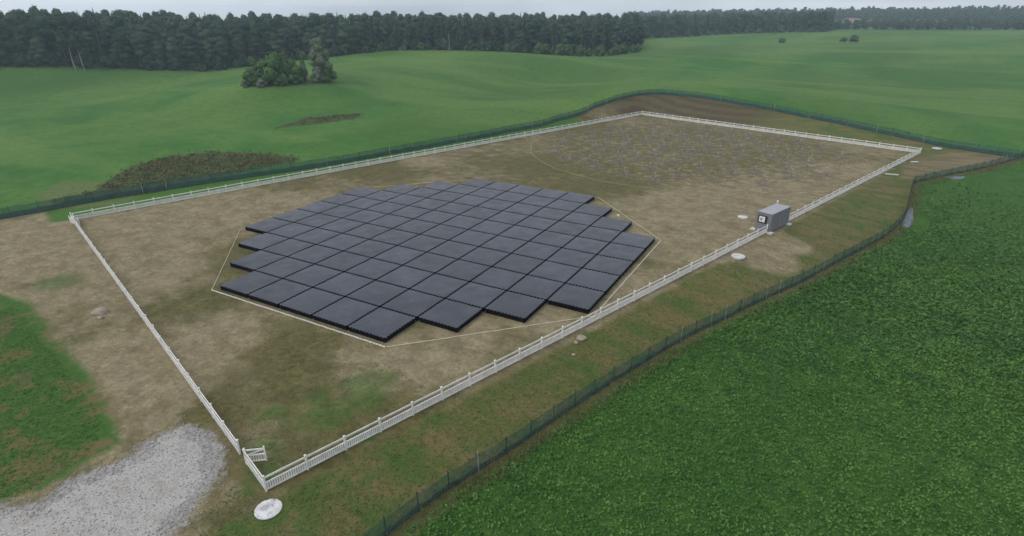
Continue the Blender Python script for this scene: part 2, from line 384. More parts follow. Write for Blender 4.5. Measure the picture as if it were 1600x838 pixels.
    strip = n.mix(n.rng(n3, .3, .7), (.046, .125, .020), (.066, .150, .026))
    c = n.mix(mask('strip', .6), c, strip)
    lc = n.mix(n.rng(n.noise(.25, 6, .7), .48, .58, 0, .85), lush, (.150, .118, .055))
    c = n.mix(mask('green', 1.0), c, lc)
    # meadow and crop outside the mesh fence (blades of grass give it a fine grain)
    fa = n.mix(n.rng(n1, .38, .62), (.042, .138, .022), (.076, .176, .032))
    fa = n.mix(n.rng(n.noise(.016, 4, .6, vec=n.mapping((1, .45, 1), .5)), .42, .6, 0, .75), fa, (.118, .200, .044))
    fa = n.mix(n.rng(n2, .45, .72, 0, .6), fa, (.042, .112, .018))
    fa = n.mix(n.rng(n3, .5, .75, 0, .35), fa, (.100, .170, .036))
    fa = n.mix(n.rng(n.noise(.11, 5, .7, vec=n.mapping((1, .3, 1), .9)), .58, .70, 0, .5), fa, (.034, .090, .022))
    fa = n.mix(n.rng(n.noise(.009, 3, .5, vec=n.mapping((1, .4, 1), .3)), .44, .58, 0, .6), fa, (.044, .112, .022))
    wv = n.noise(.02, 4, .55, vec=n.mapping((.35, 1.6, 1), -.55)); fa = n.mix(n.rng(wv, .50, .62, 0, .55), fa, (.120, .205, .050))  # broad bands here and above paint the undulations' shading into the colour
    fa = n.mix(n.rng(n.noise(.8, 7, .8, vec=n.mapping((1, .6, 1), .4)), .46, .66, 0, .5), fa, (.026, .085, .018))
    c = n.mix(mask('field', .35), c, fa)
    cr_ = n.mix(n.rng(n2, .35, .65), (.030, .094, .015), (.052, .136, .022))
    cr_ = n.mix(n.rng(n3, .45, .7, 0, .8), cr_, (.080, .155, .030))
    cr_ = n.mix(n.rng(n4, .46, .66, 0, .7), cr_, (.010, .040, .009))
    c = n.mix(mask('crop', .45), c, cr_)
    rough_grass = n.mix(n.rng(n3, .35, .65), (.125, .120, .050), (.082, .090, .034))
    c = n.mix(n.math('MULTIPLY', mask('verge', 1.3), .85), c, rough_grass)
    c = n.mix(mask('pale', 1.2), c, n.mix(n.rng(n3, .35, .7), (.130, .160, .060), (.070, .125, .034)))
    c = n.mix(mask('brush', 1.6), c, n.mix(n.rng(n3, .4, .6), (.070, .066, .030), (.046, .088, .022)))
    gr = n.mix(n.rng(n.voro(5.0), .1, .7), (.38, .37, .355), (.26, .25, .235))
    c = n.mix(mask('gravel', 1.5), c, gr)
    hgt = n.math('ADD', n.math('MULTIPLY', n4, .6), n.math('MULTIPLY', n3, .45))
    n.bump(hgt, .55, .12)
    return n.done(c, .95, .12)
M_ground = ground_material()
gm = np_mesh('ground', Vg, Fg, [M_ground], smooth=True)
def setattr_f(me, name, arr):
    a = me.attributes.new(name, 'FLOAT', 'POINT'); a.data.foreach_set('value', np.asarray(arr, np.float32).ravel())
half = lambda d, w: np.clip(.5+d/(2*w), 0, 1)
setattr_f(gm, 'dirt', stamps(ST_DIRT, X, Y))
setattr_f(gm, 'olive', stamps(ST_OLIVE, X, Y))
setattr_f(gm, 'grn', stamps(ST_GRN, X, Y))
sdC = poly_sd(CROP, X, Y)
setattr_f(gm, 'crop', half(sdC-.9, 1.0)*(sdI < 0))
setattr_f(gm, 'field', half(-sdI-.4, .9))
alongL = (X-CN[0])*ex[0]+(Y-CN[1])*ex[1]; acrossW = (X-CN[0])*ey[0]+(Y-CN[1])*ey[1]
right = half(-acrossW-1.2, 1.4)*np.clip(.5+(sdI+.5)/2, 0, 1)                    # near / right embankment
spill = stamps([[42.5,16,6.0],[45,22,4.0]], X, Y)
right = np.clip(right-spill, 0, 1)
setattr_f(gm, 'bank', np.maximum(right, np.clip(half(alongL-LX-1.0, 1.5), 0, 1)*(sdI > -.5)))
setattr_f(gm, 'dirt2', np.maximum(half(poly_sd(BROWNE, X, Y), 3.0), .0))
cor = np.exp(-(((X-4)*.9)**2+(Y-136)**2)/(34**2))*half(rs-1.5, 1.5)*(sdI > 0)
setattr_f(gm, 'corner', cor)
setattr_f(gm, 'terrace', .5+.5*np.sin((rs+1.5*np.sin(X*.11))*1.15))
setattr_f(gm, 'lba', sstep(-np.hypot(X-17.3, Y-78.3), -40, -30))
setattr_f(gm, 'strip', half(acrossW-LY-.6, .8)*(alongL < 128)*(sdI > -1)*half(alongL+3, 2.5))
setattr_f(gm, 'green', half(poly_sd(GREEN, X, Y)-.5, 2.0))
setattr_f(gm, 'verge', np.clip(1-np.abs(sdC-.6)/1.7, 0, 1)*.8)
setattr_f(gm, 'pale', half(poly_sd(PALE, X, Y), 3.5))
setattr_f(gm, 'brush', half(np.maximum(poly_sd(BRUSH, X, Y), poly_sd(BRUSH2, X, Y)), 1.5))
setattr_f(gm, 'gravel', half(poly_sd(GRAVEL, X, Y)-.3, 1.6))
tag(obj('ground', gm), kind='structure')

# ------------------------------------------------------------------ gravel road: a loose sheet of stone on the ground
def in_poly_points(P, dens, sd_min=0.0, jitter=1.0):
    P = np.array(P, float)[:, :2]; lo, hi = P.min(0), P.max(0)
    st = 1/math.sqrt(dens)
    a, b = np.meshgrid(np.arange(lo[0], hi[0], st), np.arange(lo[1], hi[1], st))
    a = a.ravel()+rng.uniform(-.5, .5, a.size)*st*jitter; b = b.ravel()+rng.uniform(-.5, .5, b.size)*st*jitter
    k = poly_sd(P, a, b) > sd_min
    return a[k], b[k]
def gravel_road():
    n = NT('crushed_stone')
    v = n.voro(7.0); v2 = n.voro(2.2, out='Color'); sep = n.t.nodes.new('ShaderNodeSeparateColor'); n.L(v2, sep.inputs[0])
    c = n.mix(n.rng(n.noise(9, 4, .7), .3, .7), (.32, .31, .295), (.47, .46, .44))
    c = n.mix(n.rng(n.noise(.7, 8, .75), .46, .62, 0, .55), c, (.30, .27, .225))
    c = n.mix(n.rng(n.noise(5, 4, .8), .52, .66, 0, .4), c, (.20, .19, .175))
    c = n.mix(n.rng(n.noise(2.6, 5, .7), .58, .72, 0, .55), c, (.20, .19, .175))
    n.bump(v, .6, .06)
    mat = n.done(c, .95, .15)
    st = .35
    P = np.array(GRAVEL); lo, hi = P.min(0), P.max(0)
    ax = np.arange(lo[0], hi[0], st); ay = np.arange(lo[1], hi[1], st)
    A, B = np.meshgrid(ax, ay, indexing='ij'); sd = poly_sd(GRAVEL, A, B)
    sd = sd + .5*np.sin(A*1.3+B*.7)*np.sin(B*1.1-A*.5) + rng.uniform(-.35, .35, A.shape)
    Z = height(A, B)-.06+.095*np.clip((sd-.75)/1.1, 0, 1)+rng.uniform(0, .012, A.shape)
    idx = -np.ones(A.shape, int); F = []
    k = sd > .75
    idx[k] = np.arange(k.sum()); V = np.stack([A[k], B[k], Z[k]], 1)
    q = k[:-1, :-1] & k[1:, :-1] & k[1:, 1:] & k[:-1, 1:]
    ii, jj = np.nonzero(q)
    F = np.stack([idx[ii, jj], idx[ii+1, jj], idx[ii+1, jj+1], idx[ii, jj+1]], 1)
    tag(obj('gravel_road', np_mesh('gravel_road', V, F, [mat])), kind='structure')
    # loose stones over it and round its ragged end
    x, y = in_poly_points(GRAVEL, 26, -1.1)
    sdv = poly_sd(GRAVEL, x, y)
    keep = rng.random(len(x)) < np.where(sdv < 1.4, np.clip(.30+.3*sdv, .05, .65), .45)
    x, y = x[keep], y[keep]
    z = height(x, y)+.05
    stones('gravel_stones', x, y, z, .03, .085, [(.44,.43,.415),(.24,.23,.215)], 'grey crushed stones scattered over the gravel road')
def stones(name, x, y, z, smin, smax, cols, label=None, kind='stuff'):
    N = len(x); base = np.array([(1,0,0),(0,1,0),(-1,0,0),(0,-1,0),(0,0,.8),(0,0,-.6)], float)
    F0 = np.array([(0,1,4),(1,2,4),(2,3,4),(3,0,4),(1,0,5),(2,1,5),(3,2,5),(0,3,5)])
    s = rng.uniform(smin, smax, (N, 1, 1))*rng.uniform(.6, 1.3, (N, 6, 1))
    a = rng.uniform(0, 6.28, N); ca, sa = np.cos(a), np.sin(a)
    B = base[None]*s
    V = np.stack([B[..., 0]*ca[:, None]-B[..., 1]*sa[:, None]+x[:, None], B[..., 0]*sa[:, None]+B[..., 1]*ca[:, None]+y[:, None], B[..., 2]+z[:, None]], -1).reshape(-1, 3)
    F = (F0[None]+(np.arange(N)*6)[:, None, None]).reshape(-1, 3)
    nn = NT(name); c = nn.mix(nn.rng(nn.noise(6, 3), .3, .7), cols[0], cols[1])
    return tag(obj(name, np_mesh(name, V, F, [nn.done(c, .95, .15)])), label=label, kind=kind, cat='stones')
gravel_road()

# ------------------------------------------------------------------ leaf-card builders
def leaf_cards(C, N, size, aspect=.8, jit=.5):
    """C centres (n,3), N normals, size (n,) -> quads"""
    n_ = len(C); N = N+rng.normal(0, jit, (n_, 3)); N /= np.linalg.norm(N, axis=1, keepdims=True)+1e-9
    T = np.cross(N, rng.normal(0, 1, (n_, 3))); T /= np.linalg.norm(T, axis=1, keepdims=True)+1e-9
    B = np.cross(N, T); s = np.asarray(size).reshape(-1, 1)*.5
    k = rng.uniform(.75, 1.25, (n_, 4, 1))
    V = np.stack([C+(T*s)*k[:, 0], C+(B*s*aspect)*k[:, 1], C-(T*s)*k[:, 2], C-(B*s*aspect)*k[:, 3]], 1)
    return V.reshape(-1, 3), np.arange(n_*4).reshape(-1, 4)

def ico_dirs(nsub=1):
    bm = bmesh.new(); bmesh.ops.create_icosphere(bm, subdivisions=nsub, radius=1)
    V = np.array([v.co[:] for v in bm.verts]); F = np.array([[v.index for v in f.verts] for f in bm.faces]); bm.free()
    return V, F
ICO1 = ico_dirs(1); ICO2 = ico_dirs(2)

def blob_cards(lobes, per_area, size, core=.88):
    """lobes: (cx,cy,cz,rx,ry,rz). Leaf cards on and just under each lobe's surface plus a rough inner core"""
    Vs, Fs, Ns = [], [], []; off = 0
    for L in lobes:
        c = np.array(L[:3]); r = np.array(L[3:6])
        area = 4*math.pi*((r[0]*r[1]*r[2])**(2/3))
        k = max(6, int(area*per_area))
        d = rng.normal(0, 1, (k, 3)); d /= np.linalg.norm(d, axis=1, keepdims=True)
        d = d[d[:, 2] > -.75]
        rad = rng.uniform(.80, 1.10, (len(d), 1))
        P = c+d*r*rad
        V, F = leaf_cards(P, d+np.array([0, 0, .2]), rng.uniform(.6, 1.25, len(d))*size, jit=.38)
        Vs.append(V); Fs.append(F+off); off += len(V); Ns.append(np.repeat(d, 4, 0)*.75+rng.normal(0, .30, (len(d)*4, 3))+np.array([0, 0, .1]))
        # core as degenerate-free quads: split each ico triangle into a quad with edge midpoint
        iv, jf = ICO1
        P = c+iv*r*core*rng.uniform(.85, 1.1, (len(iv), 1))
        mid = (P[jf[:, 0]]+P[jf[:, 1]])/2
        base = len(P)
        V = np.r_[P, mid]; F = np.stack([jf[:, 0], base+np.arange(len(jf)), jf[:, 1], jf[:, 2]], 1)
        Vs.append(V); Fs.append(F+off); off += len(V); Ns.append((V-c)/r)
    global LASTN
    LASTN = np.concatenate(Ns)
    return np.concatenate(Vs), np.concatenate(Fs)

def deciduous(Ht, R, low=.18, size=.9, dens=1.1, nl=12):
    lobes = [(0, 0, Ht*(low+1)/2, R*.62, R*.62, Ht*(1-low)*.44)]
    for i in range(nl):
        t = (i+.5)/nl; z = Ht*(low+.08+(1-low-.16)*t)
        prof = math.sin(math.pi*min(1, .22+.80*t))**.7 if t < .98 else .3
        a = i*2.4+rng.uniform(-.5, .5); rr = R*prof*.62*rng.uniform(.75, 1.1)
        s = R*rng.uniform(.38, .54)
        lobes.append((rr*math.cos(a), rr*math.sin(a), z, s, s, s*rng.uniform(.8, 1.05)))
    s = R*.42; lobes.append((rng.uniform(-.6, .6), rng.uniform(-.6, .6), Ht-s*.9, s, s, s))
    return blob_cards(lobes, dens, size)

def spruce(Ht, R, size=.9, n=420):
    t = rng.random(n)**1.25; z = Ht*(.08+.92*t); a = rng.uniform(0, 6.28, n)
    tier = 1-.30*((z*1.1) % 1.0)
    r = R*(1-t)**.85*tier*rng.uniform(.65, 1.1, n)+.08
    C = np.stack([r*np.cos(a), r*np.sin(a), z], 1)
    N = np.stack([np.cos(a)*.6, np.sin(a)*.6, np.full(n, .75)], 1)
    V1, F1 = leaf_cards(C, N, size*(1.35-t), .55, .35)
    k = 7; zz = np.linspace(Ht*.06, Ht*.97, 7); V2 = []; F2 = []
    for zi in zz:
        rr = R*.62*(1-zi/Ht)**.9+.03
        for j in range(k): V2.append((rr*math.cos(6.283*j/k)*rng.uniform(.8,1.1), rr*math.sin(6.283*j/k)*rng.uniform(.8,1.1), zi))
    for i in range(6):
        for j in range(k): F2.append((i*k+j, i*k+(j+1) % k, (i+1)*k+(j+1) % k, (i+1)*k+j))
    V = np.r_[V1, np.array(V2)]
    global LASTN
    LASTN = np.c_[V[:, :2], np.full(len(V), 1.2)]; LASTN[:, :2] /= (np.hypot(V[:, 0], V[:, 1])[:, None]+.3)
    LASTN = LASTN+rng.normal(0, .25, LASTN.shape)
    return V, np.r_[F1, np.array(F2)+len(V1)]

def leaf_material(name, dark, light, accent):
    n = NT(name)
    big = n.math('MULTIPLY_ADD', n.rand(), .40, n.math('MULTIPLY', n.noise(.055, 2, .5), .60)); mid = n.noise(.28, 3, .6); fine = n.noise(1.6, 4, .8)
    c = n.mix(n.rng(mid, .35, .65), dark, light)
    c = n.mix(n.rng(big, .42, .62, 0, .8), c, accent)
    c = n.mix(n.rng(fine, .48, .66, 0, .7), c, tuple(q*1.6 for q in light))
    c = n.mix(n.rng(fine, .50, .36, 0, .6), c, tuple(q*.45 for q in dark))
    return n.done(c, .8, .15)
M_leaf = leaf_material('broadleaf_foliage', (.013, .036, .020), (.030, .064, .034), (.072, .110, .062))
M_spr = leaf_material('conifer_foliage', (.007, .022, .016), (.015, .036, .026), (.024, .046, .034))
M_birch = leaf_material('birch_foliage', (.030, .055, .032), (.056, .086, .050), (.045, .066, .040))
M_bush = leaf_material('bush_foliage', (.032, .080, .022), (.075, .145, .042), (.060, .120, .036))
M_grey = leaf_material('willow_foliage', (.095, .130, .078), (.155, .185, .120), (.125, .160, .10))
M_bark = simple('bark', (.09, .075, .06), (.16, .14, .12), 2.5, .9, .1)
M_pale = simple('birch_bark', (.34, .33, .30), (.20, .19, .17), 1.5, .8, .2)

def trunk(Ht, r, mat, limbs=4, lean=0.0, name='trunk', parent=None, top=.8):
    mb = MB(); segs = 4; prev = Vector((0, 0, -.4))
    for i in range(1, segs+1):
        t = i/segs; p = Vector((lean*Ht*t*top+random.uniform(-.15, .15), random.uniform(-.15, .15), Ht*top*t))
        mb.tube(prev, p, r*(1-.8*(i-1)/segs), r*(1-.8*t)+.02, 7, cap=False)
        if i >= 2:
            for _ in range(limbs//2):
                a = random.uniform(0, 6.28); l = Ht*random.uniform(.12, .2)
                mb.tube(p, p+Vector((math.cos(a)*l, math.sin(a)*l, l*.8)), r*.35*(1-.6*t), .03, 5, cap=False)
        prev = p
    return mb.mesh('trunk', mat, True)

VAR = {}
def variants(kind, n_, fn, mat, tr):
    VAR[kind] = []
    for i in range(n_):
        V, F = fn()
        VAR[kind].append((np_mesh('crown', V, F, [mat], nrm=LASTN), tr()))
u = rng.uniform
variants('broadleaf', 6, lambda: deciduous(22, u(5.2, 7.0), u(.04, .14), .72, 2.0), M_leaf, lambda: trunk(22, .32, M_bark))
variants('conifer', 5, lambda: spruce(24, u(3.0, 3.9), .95, 620), M_spr, lambda: trunk(24, .28, M_bark, 2, top=.95))
variants('birch', 4, lambda: deciduous(23, u(3.0, 3.8), u(.26, .40), .65, 2.4, 10), M_birch, lambda: trunk(23, .22, M_pale))
variants('dark', 4, lambda: deciduous(6, u(3.4, 4.4), .0, .7, 2.4, 8), M_leaf, lambda: trunk(6, .12, M_bark))
variants('bush', 5, lambda: deciduous(6, u(3.2, 4.2), .0, .62, 3.0, 8), M_bush, lambda: trunk(6, .12, M_bark))
variants('greybush', 3, lambda: deciduous(6, u(3.0, 3.8), .0, .6, 3.0, 8), M_grey, lambda: trunk(6, .12, M_bark))

def plant(kind, x, y, s, label, cat, group=None, name=None, sxy=1.0, rz=None, var=None):
    cr, tr = VAR[kind][random.randrange(len(VAR[kind])) if var is None else var]
    nm = name or {'broadleaf': 'broadleaf_tree', 'conifer': 'spruce_tree', 'birch': 'birch_tree', 'bush': 'bush', 'greybush': 'bush', 'dark': 'bush'}[kind]
    t = empty(nm, (x, y, H(x, y)-.1), random.uniform(0, 6.28) if rz is None else rz)
    t.scale = (s*sxy, s*sxy, s)
    tag(t, label, cat, group)
    obj('crown', cr, t); obj('trunk', tr, t)
    return t

# ------------------------------------------------------------------ woods
AZ = np.array([a for a, d in TREEAZ]); DD = np.array([d for a, d in TREEAZ], float)
def at_az(a, d):
    a = math.radians(a); return CAM[0]+d*math.sin(a), CAM[1]+d*math.cos(a)
def front(a): return float(np.interp(a, AZ, DD))
KD = {'broadleaf': 'round-crowned broadleaf tree', 'conifer': 'slender dark spruce', 'birch': 'pale narrow birch'}
def stretch(a):
    if a < -57: return 'on the left wood edge, left of the meadow clump', 'trees along the left wood edge'
    if a < -44: return 'on the wood edge behind the bush clump', 'trees on the wood edge behind the bush clump'
    if a < -29: return 'on the middle stretch of the near wood edge', 'trees along the middle wood edge'
    if a < -17.2: return 'at the right end of the near wood', 'trees at the right end of the near wood'
    if a < -1.9: return 'on the edge of the distant wood beyond the meadow', 'trees on the edge of the distant wood'
    return 'in the farthest hazy treeline at the upper right', 'trees of the farthest treeline'
placed = 0
def row(a0, a1, off, step, hs):
    global placed
    a = a0
    while a < a1:
        d = front(a)+off+random.uniform(-2.5, 2.5)
        d = max(d, front(a)+2)
        x, y = at_az(a, d)
        p = random.random()
        left = a < -45
        k = 'broadleaf' if p < (.80 if left else .35) else ('birch' if p < (.86 if left else .70) else 'conifer')
        base = {'broadleaf': 22, 'conifer': 24, 'birch': 23}[k]
        h = random.uniform(*hs)*(1.10 if k == 'conifer' else 1.0)*random.choice((.80, .88, .93, .95, .98))
        if -50 < a < -17.3 and off < 5 and random.random() < .25: h *= .75
        w, g = stretch(a)
        plant(k, x, y, h/base, KD[k]+' '+w, 'tree', g, sxy=random.uniform(.95, 1.25)*(1.3 if k == 'broadleaf' else 1)*(1.5 if a > -1.9 else 1))
        placed += 1
        a += math.degrees(step*random.uniform(.75, 1.25)/d)
row(-74, -46, 4, 7.5, (14, 18)); row(-74, -46, 12, 8.0, (16.5, 20)); row(-73, -46, 21, 9.0, (19, 22.5))
row(-46, -17.3, 3, 6.5, (14, 19)); row(-46, -17.3, 10, 7.5, (17, 20.5)); row(-46, -17.3, 18, 9.0, (18, 21.5))
row(-17.1, -1.9, 3, 9, (18, 21)); row(-17.1, -1.9, 11, 10, (19, 22))
row(-1.7, 14, 3, 10, (7, 10)); row(-1.6, 14, 12, 11, (8, 12))
# two leaning pale trunks at the left wood edge, one tall pale trunk in the middle
for (a, d, ln, lb) in ((-64.9, 346, -.10, 'leaning birch with bare pale trunk at the left wood edge, left one of two'), (-64.35, 345, -.12, 'leaning birch with bare pale trunk at the left wood edge, right one of two'), (-34.95, 363, .0, 'upright birch with bright white trunk at the middle of the wood edge')):
    x, y = at_az(a, d)
    t = empty('birch_tree', (x, y, H(x, y)-.1)); tag(t, lb, 'tree', 'pale-trunked birches')
    obj('trunk', trunk(16, .22, M_pale, 2, ln, top=.9), t)
    V, F = deciduous(9, 3.4, .1, .8, 1.8, 6); V[:, 2] += 8.5; V[:, 0] += ln*12
    obj('crown', np_mesh('crown', V, F, [M_leaf], nrm=LASTN), t)

# the rest of the woods as one mass
def mass():
    tv = []
    for i in range(5): tv.append(('b', deciduous(22, u(4.8, 6.2), .1, 1.5, .55, 8), LASTN))
    for i in range(4): tv.append(('s', spruce(25, u(3.0, 3.8), 1.3, 150), LASTN))
    Vs, Fs, Mi, Nn = [], [], [], []; off = 0; cnt = 0
    spots = []
    def fill(a0, a1, o0, o1, sp, h0, h1, pc):
        a = a0
        d0 = o0
        while d0 < o1:
            a = a0+random.uniform(0, .5)
            while a < a1:
                d = front(a)+d0+random.uniform(-3, 3); spots.append((a, d, random.uniform(h0, h1), random.random() < pc))
                a += math.degrees(sp*random.uniform(.8, 1.2)/d)
            d0 += sp*.9
    fill(-78, -17.3, 27, 75, 8.0, 18.5, 22, .30)
    fill(-78, -17.3, 78, 190, 9.5, 18, 23, .40)
    fill(-17.1, -1.9, 20, 130, 9.5, 18, 22, .35)
    fill(-1.7, 18, 22, 70, 10, 9, 13, .2)
    spots[:] = [q for q in spots if not (-1.2 < q[0] < 2.6 and q[1] < 1120 and q[1] > 950)]
    # right-hand end of the near wood: fill in behind so that it has depth
    # wooded hill far behind
    d = 1180
    while d < 1420:
        a = -19
        while a < 20:
            spots.append((a+random.uniform(-.1, .1), d+random.uniform(-5, 5), random.uniform(15, 21), random.random() < .25)); a += math.degrees(7.5/d)
        d += 26
    d = 640
    while d < 1000:                                          # the distant ridge behind the near woods
        a = -80
        while a < -17:
            spots.append((a+random.uniform(-.2, .2), d, random.uniform(18, 22), random.random() < .4)); a += math.degrees(9/d)
        d += 120
    xy = np.array([at_az(a, d) for a, d, h, c in spots]); zz = height(xy[:, 0], xy[:, 1])
    for (a, d, h, con), (x, y), z in zip(spots, xy, zz):
        kind, (V, F), NN = random.choice(tv[5:] if con else tv[:5])
        h *= random.choice((.80, .87, .92, .93, .98)); s = h/(25 if con else 22); an = random.uniform(0, 6.28); ca, sa = math.cos(an), math.sin(an); w = s*random.uniform(.9, 1.2)
        if h < 15: w = s*1.7
        P = np.stack([(V[:, 0]*ca-V[:, 1]*sa)*w+x, (V[:, 0]*sa+V[:, 1]*ca)*w+y, V[:, 2]*s+z-.2], 1)
        Nn.append(np.stack([NN[:, 0]*ca-NN[:, 1]*sa, NN[:, 0]*sa+NN[:, 1]*ca, NN[:, 2]], 1))
        Vs.append(P); Fs.append(F+off); off += len(P); Mi.append(np.full(len(F), 1 if con else 0)); cnt += 1
    me = np_mesh('forest', np.concatenate(Vs), np.concatenate(Fs), [M_leaf, M_spr], mat_idx=np.concatenate(Mi), nrm=np.concatenate(Nn))
    tag(obj('forest', me), 'deep mass of dark woodland behind the front trees, fading to blue', 'forest', kind='stuff')
    return cnt
nm = mass()
print('TREES individual', placed, 'mass', nm)

# bushes along the foot of the near wood
for i in range(16):
    a = -27+9.6*i/15+random.uniform(-.3, .3); x, y = at_az(a, front(a)-random.uniform(4, 11))
    plant('bush', x, y, random.uniform(.6, 1.15), 'green bush at the foot of the right end of the near wood', 'bush', 'bushes at the foot of the near wood')
for i in range(14):
    a = -52+24*i/13+random.uniform(-.5, .5); x, y = at_az(a, front(a)-random.uniform(0, 3))
    plant('bush', x, y, random.uniform(.45, .8), 'low green bush at the foot of the wood edge behind the meadow crest', 'bush', 'low bushes under the middle wood edge')

for i in range(46):
    a = -73+45*i/45+random.uniform(-.4, .4); x, y = at_az(a, front(a)+random.uniform(-1.5, 2))
    plant('dark', x, y, random.uniform(.5, 1.1), 'dark leafy bush at the foot of the '+('left' if a < -50 else 'middle')+' wood edge', 'bush', 'dark bushes at the foot of the '+('left' if a < -50 else 'middle')+' wood edge')
for i in range(18):
    a = -16.8+14.6*i/17+random.uniform(-.3, .3); x, y = at_az(a, front(a)+random.uniform(-2, 1))
    plant('dark', x, y, random.uniform(.7, 1.2), 'dark leafy bush at the foot of the distant wood', 'bush', 'dark bushes at the foot of the distant wood')

# the bush clump in the meadow
for x, y, k, s, w, lb in (
    (-144.5, 84.0, 'bush', 1.0, 1.25, 'green bush at the left end of the clump in the meadow'),
    (-140.5, 86.5, 'bush', 1.45, 1.05, 'tall rounded dark green bush, second from left in the meadow clump'),
    (-136.5, 88.0, 'bush', 1.72, 1.0, 'tallest rounded dark green bush in the middle of the meadow clump'),
    (-133.5, 91.0, 'bush', 1.25, 1.1, 'dark green bush on the right shoulder of the big rounded bush'),
    (-146.5, 81.0, 'greybush', .55, 1.2, 'small grey-green shrub at the left foot of the meadow clump'),
    (-139.5, 82.6, 'greybush', .5, 1.6, 'low grey shrub in front of the big rounded bush'),
    (-134.3, 86.0, 'greybush', .5, 1.5, 'low grey shrub in the front middle of the meadow clump'),
    (-131.0, 91.5, 'bush', .62, 1.5, 'low dark bush between rounded bush and tall grey tree'),
    (-127.5, 98.5, 'greybush', .75, 1.2, 'low dark shrub under the tall grey-green tree'),
    (-126.4, 102.4, 'bush', .9, 1.0, 'low dark bush at the right end of the meadow clump'),
    (-131.6, 95.6, 'greybush', 1.2, .40, 'slim sparse bush with gaps left of the tall grey tree')):
    plant(k, x, y, s, lb, 'bush', None, sxy=w)
x, y = -129.0, 101.5
t = empty('grey_green_tree', (x, y, H(x, y)-.1)); tag(t, 'tall upright grey-green tree at the right end of the bush clump in the meadow', 'tree')
V, F = deciduous(15.5, 4.3, .05, .62, 3.0, 13); obj('crown', np_mesh('crown', V, F, [M_grey], nrm=LASTN), t); obj('trunk', trunk(15, .3, M_bark), t)
# far field bushes
for x, y, s, w, lb in ((-1.6, 452.3, .52, 1.5, 'small dark bush standing alone far out in the right meadow, left one'), (40.3, 454.7, .5, 1.8, 'low dark bush far out in the meadow, left half of the right-hand pair'), (47.0, 455.5, .75, 1.4, 'taller dark bush far out in the meadow, right half of the right-hand pair')):
    plant('bush', x, y, s, lb, 'bush', None, sxy=w)

# hunting stand behind the clump: grey box on a pole
x, y = -139.5, 112.5
t = empty('lookout_hut', (x, y, H(x, y))); tag(t, 'small grey lookout hut on a post behind the bush clump', 'hut')
M_wood = simple('weathered_wood', (.22, .21, .2), (.34, .33, .31), 3, .9, .1)
mb = MB(); mb.box((0, 0, 11.0), (1.3, 1.3, 2.2)); mb.build('cabin', M_wood, t)
mb = MB(); mb.box((0, 0, 12.2), (1.7, 1.7, .15)); mb.build('roof', M_wood, t)
for sx in (-1, 1):
    for sy in (-1, 1):
        mb = MB(); mb.tube((sx*.9, sy*.9, 0), (sx*.55, sy*.55, 9.9), .1); mb.build('leg', M_wood, t)

# farmhouse in the far clearing
x, y = 37.1, 1034.7
t = empty('farmhouse', (x, y, H(x, y)+.5), .15); t.scale = (.85, .85, .7); tag(t, 'pale farmhouse with a long reddish-brown roof between far trees', 'house')
M_wall = simple('pale_render', (.55, .50, .44), (.62, .58, .52), .5, .9, .1)
M_roof = simple('brown_roof', (.36, .18, .12), (.28, .13, .09), .5, .8, .1)
M_glass = simple('dark_glass', (.02, .02, .025), (.03, .03, .035), 1, .2, .5)
mb = MB(); mb.box((0, 0, 3.0), (24, 9, 6.0)); wl = mb.build('wall', M_wall, t)
mb = MB(); L_, W_ = 12.6, 5.2
mb.add([(-L_,-W_,6),(L_,-W_,6),(L_,W_,6),(-L_,W_,6),(-L_+1,0,9.6),(L_-1,0,9.6)], [(0,1,5,4),(2,3,4,5),(1,2,5),(3,0,4),(3,2,1,0)])
rf = mb.build('roof', M_roof, t); mb = MB(); mb.box((3, .8, 9.8), (.9, .9, 1.8)); mb.build('chimney', M_roof, rf)
for i in range(5):
    mb = MB(); mb.box((-9+4.5*i, -4.53, 3.4), (1.3, .1, 1.5)); mb.build('window', M_glass, t)

# ------------------------------------------------------------------ brushwood patches, crop and grass
def tufts(name, x, y, h0, h1, w, blades, mat, label, cat, spread=.12, lean=.5, zoff=0.0):
    """upright pointed blades: one tapered quad each"""
    N = len(x)*blades
    X0 = np.repeat(x, blades)+rng.normal(0, spread, N); Y0 = np.repeat(y, blades)+rng.normal(0, spread, N)
    Z0 = np.repeat(height(x, y), blades)+zoff
    hgt = rng.uniform(h0, h1, N); a = rng.uniform(0, 6.28, N); ln = rng.uniform(.1, lean, N)*hgt; b = rng.uniform(0, 6.28, N)
    ww = w*rng.uniform(.6, 1.4, N)
    dx, dy = np.cos(a)*ww, np.sin(a)*ww
    tx, ty = X0+np.cos(b)*ln, Y0+np.sin(b)*ln
    V = np.stack([np.stack([X0-dx, Y0-dy, Z0-.03], 1), np.stack([X0+dx, Y0+dy, Z0-.03], 1), np.stack([tx+dx*.35, ty+dy*.35, Z0+hgt], 1), np.stack([tx-dx*.35, ty-dy*.35, Z0+hgt], 1)], 1).reshape(-1, 3)
    return tag(obj(name, np_mesh(name, V, np.arange(N*4).reshape(-1, 4), [mat])), label, cat, kind='stuff')

def mat_grass(name, x, y, k, size, hgt, mat, label, cat='grass', spread=.16):
    N = len(x)*k; X0 = np.repeat(x, k)+rng.normal(0, spread, N); Y0 = np.repeat(y, k)+rng.normal(0, spread, N)
    C = np.stack([X0, Y0, height(X0, Y0)+rng.uniform(.01, hgt, N)], 1)
    V, F = leaf_cards(C, np.tile([0, 0, 1.0], (N, 1)), rng.uniform(.5, 1.5, N)*size, .45, .32)
    return tag(obj(name, np_mesh(name, V, F, [mat])), label, cat, kind='stuff')

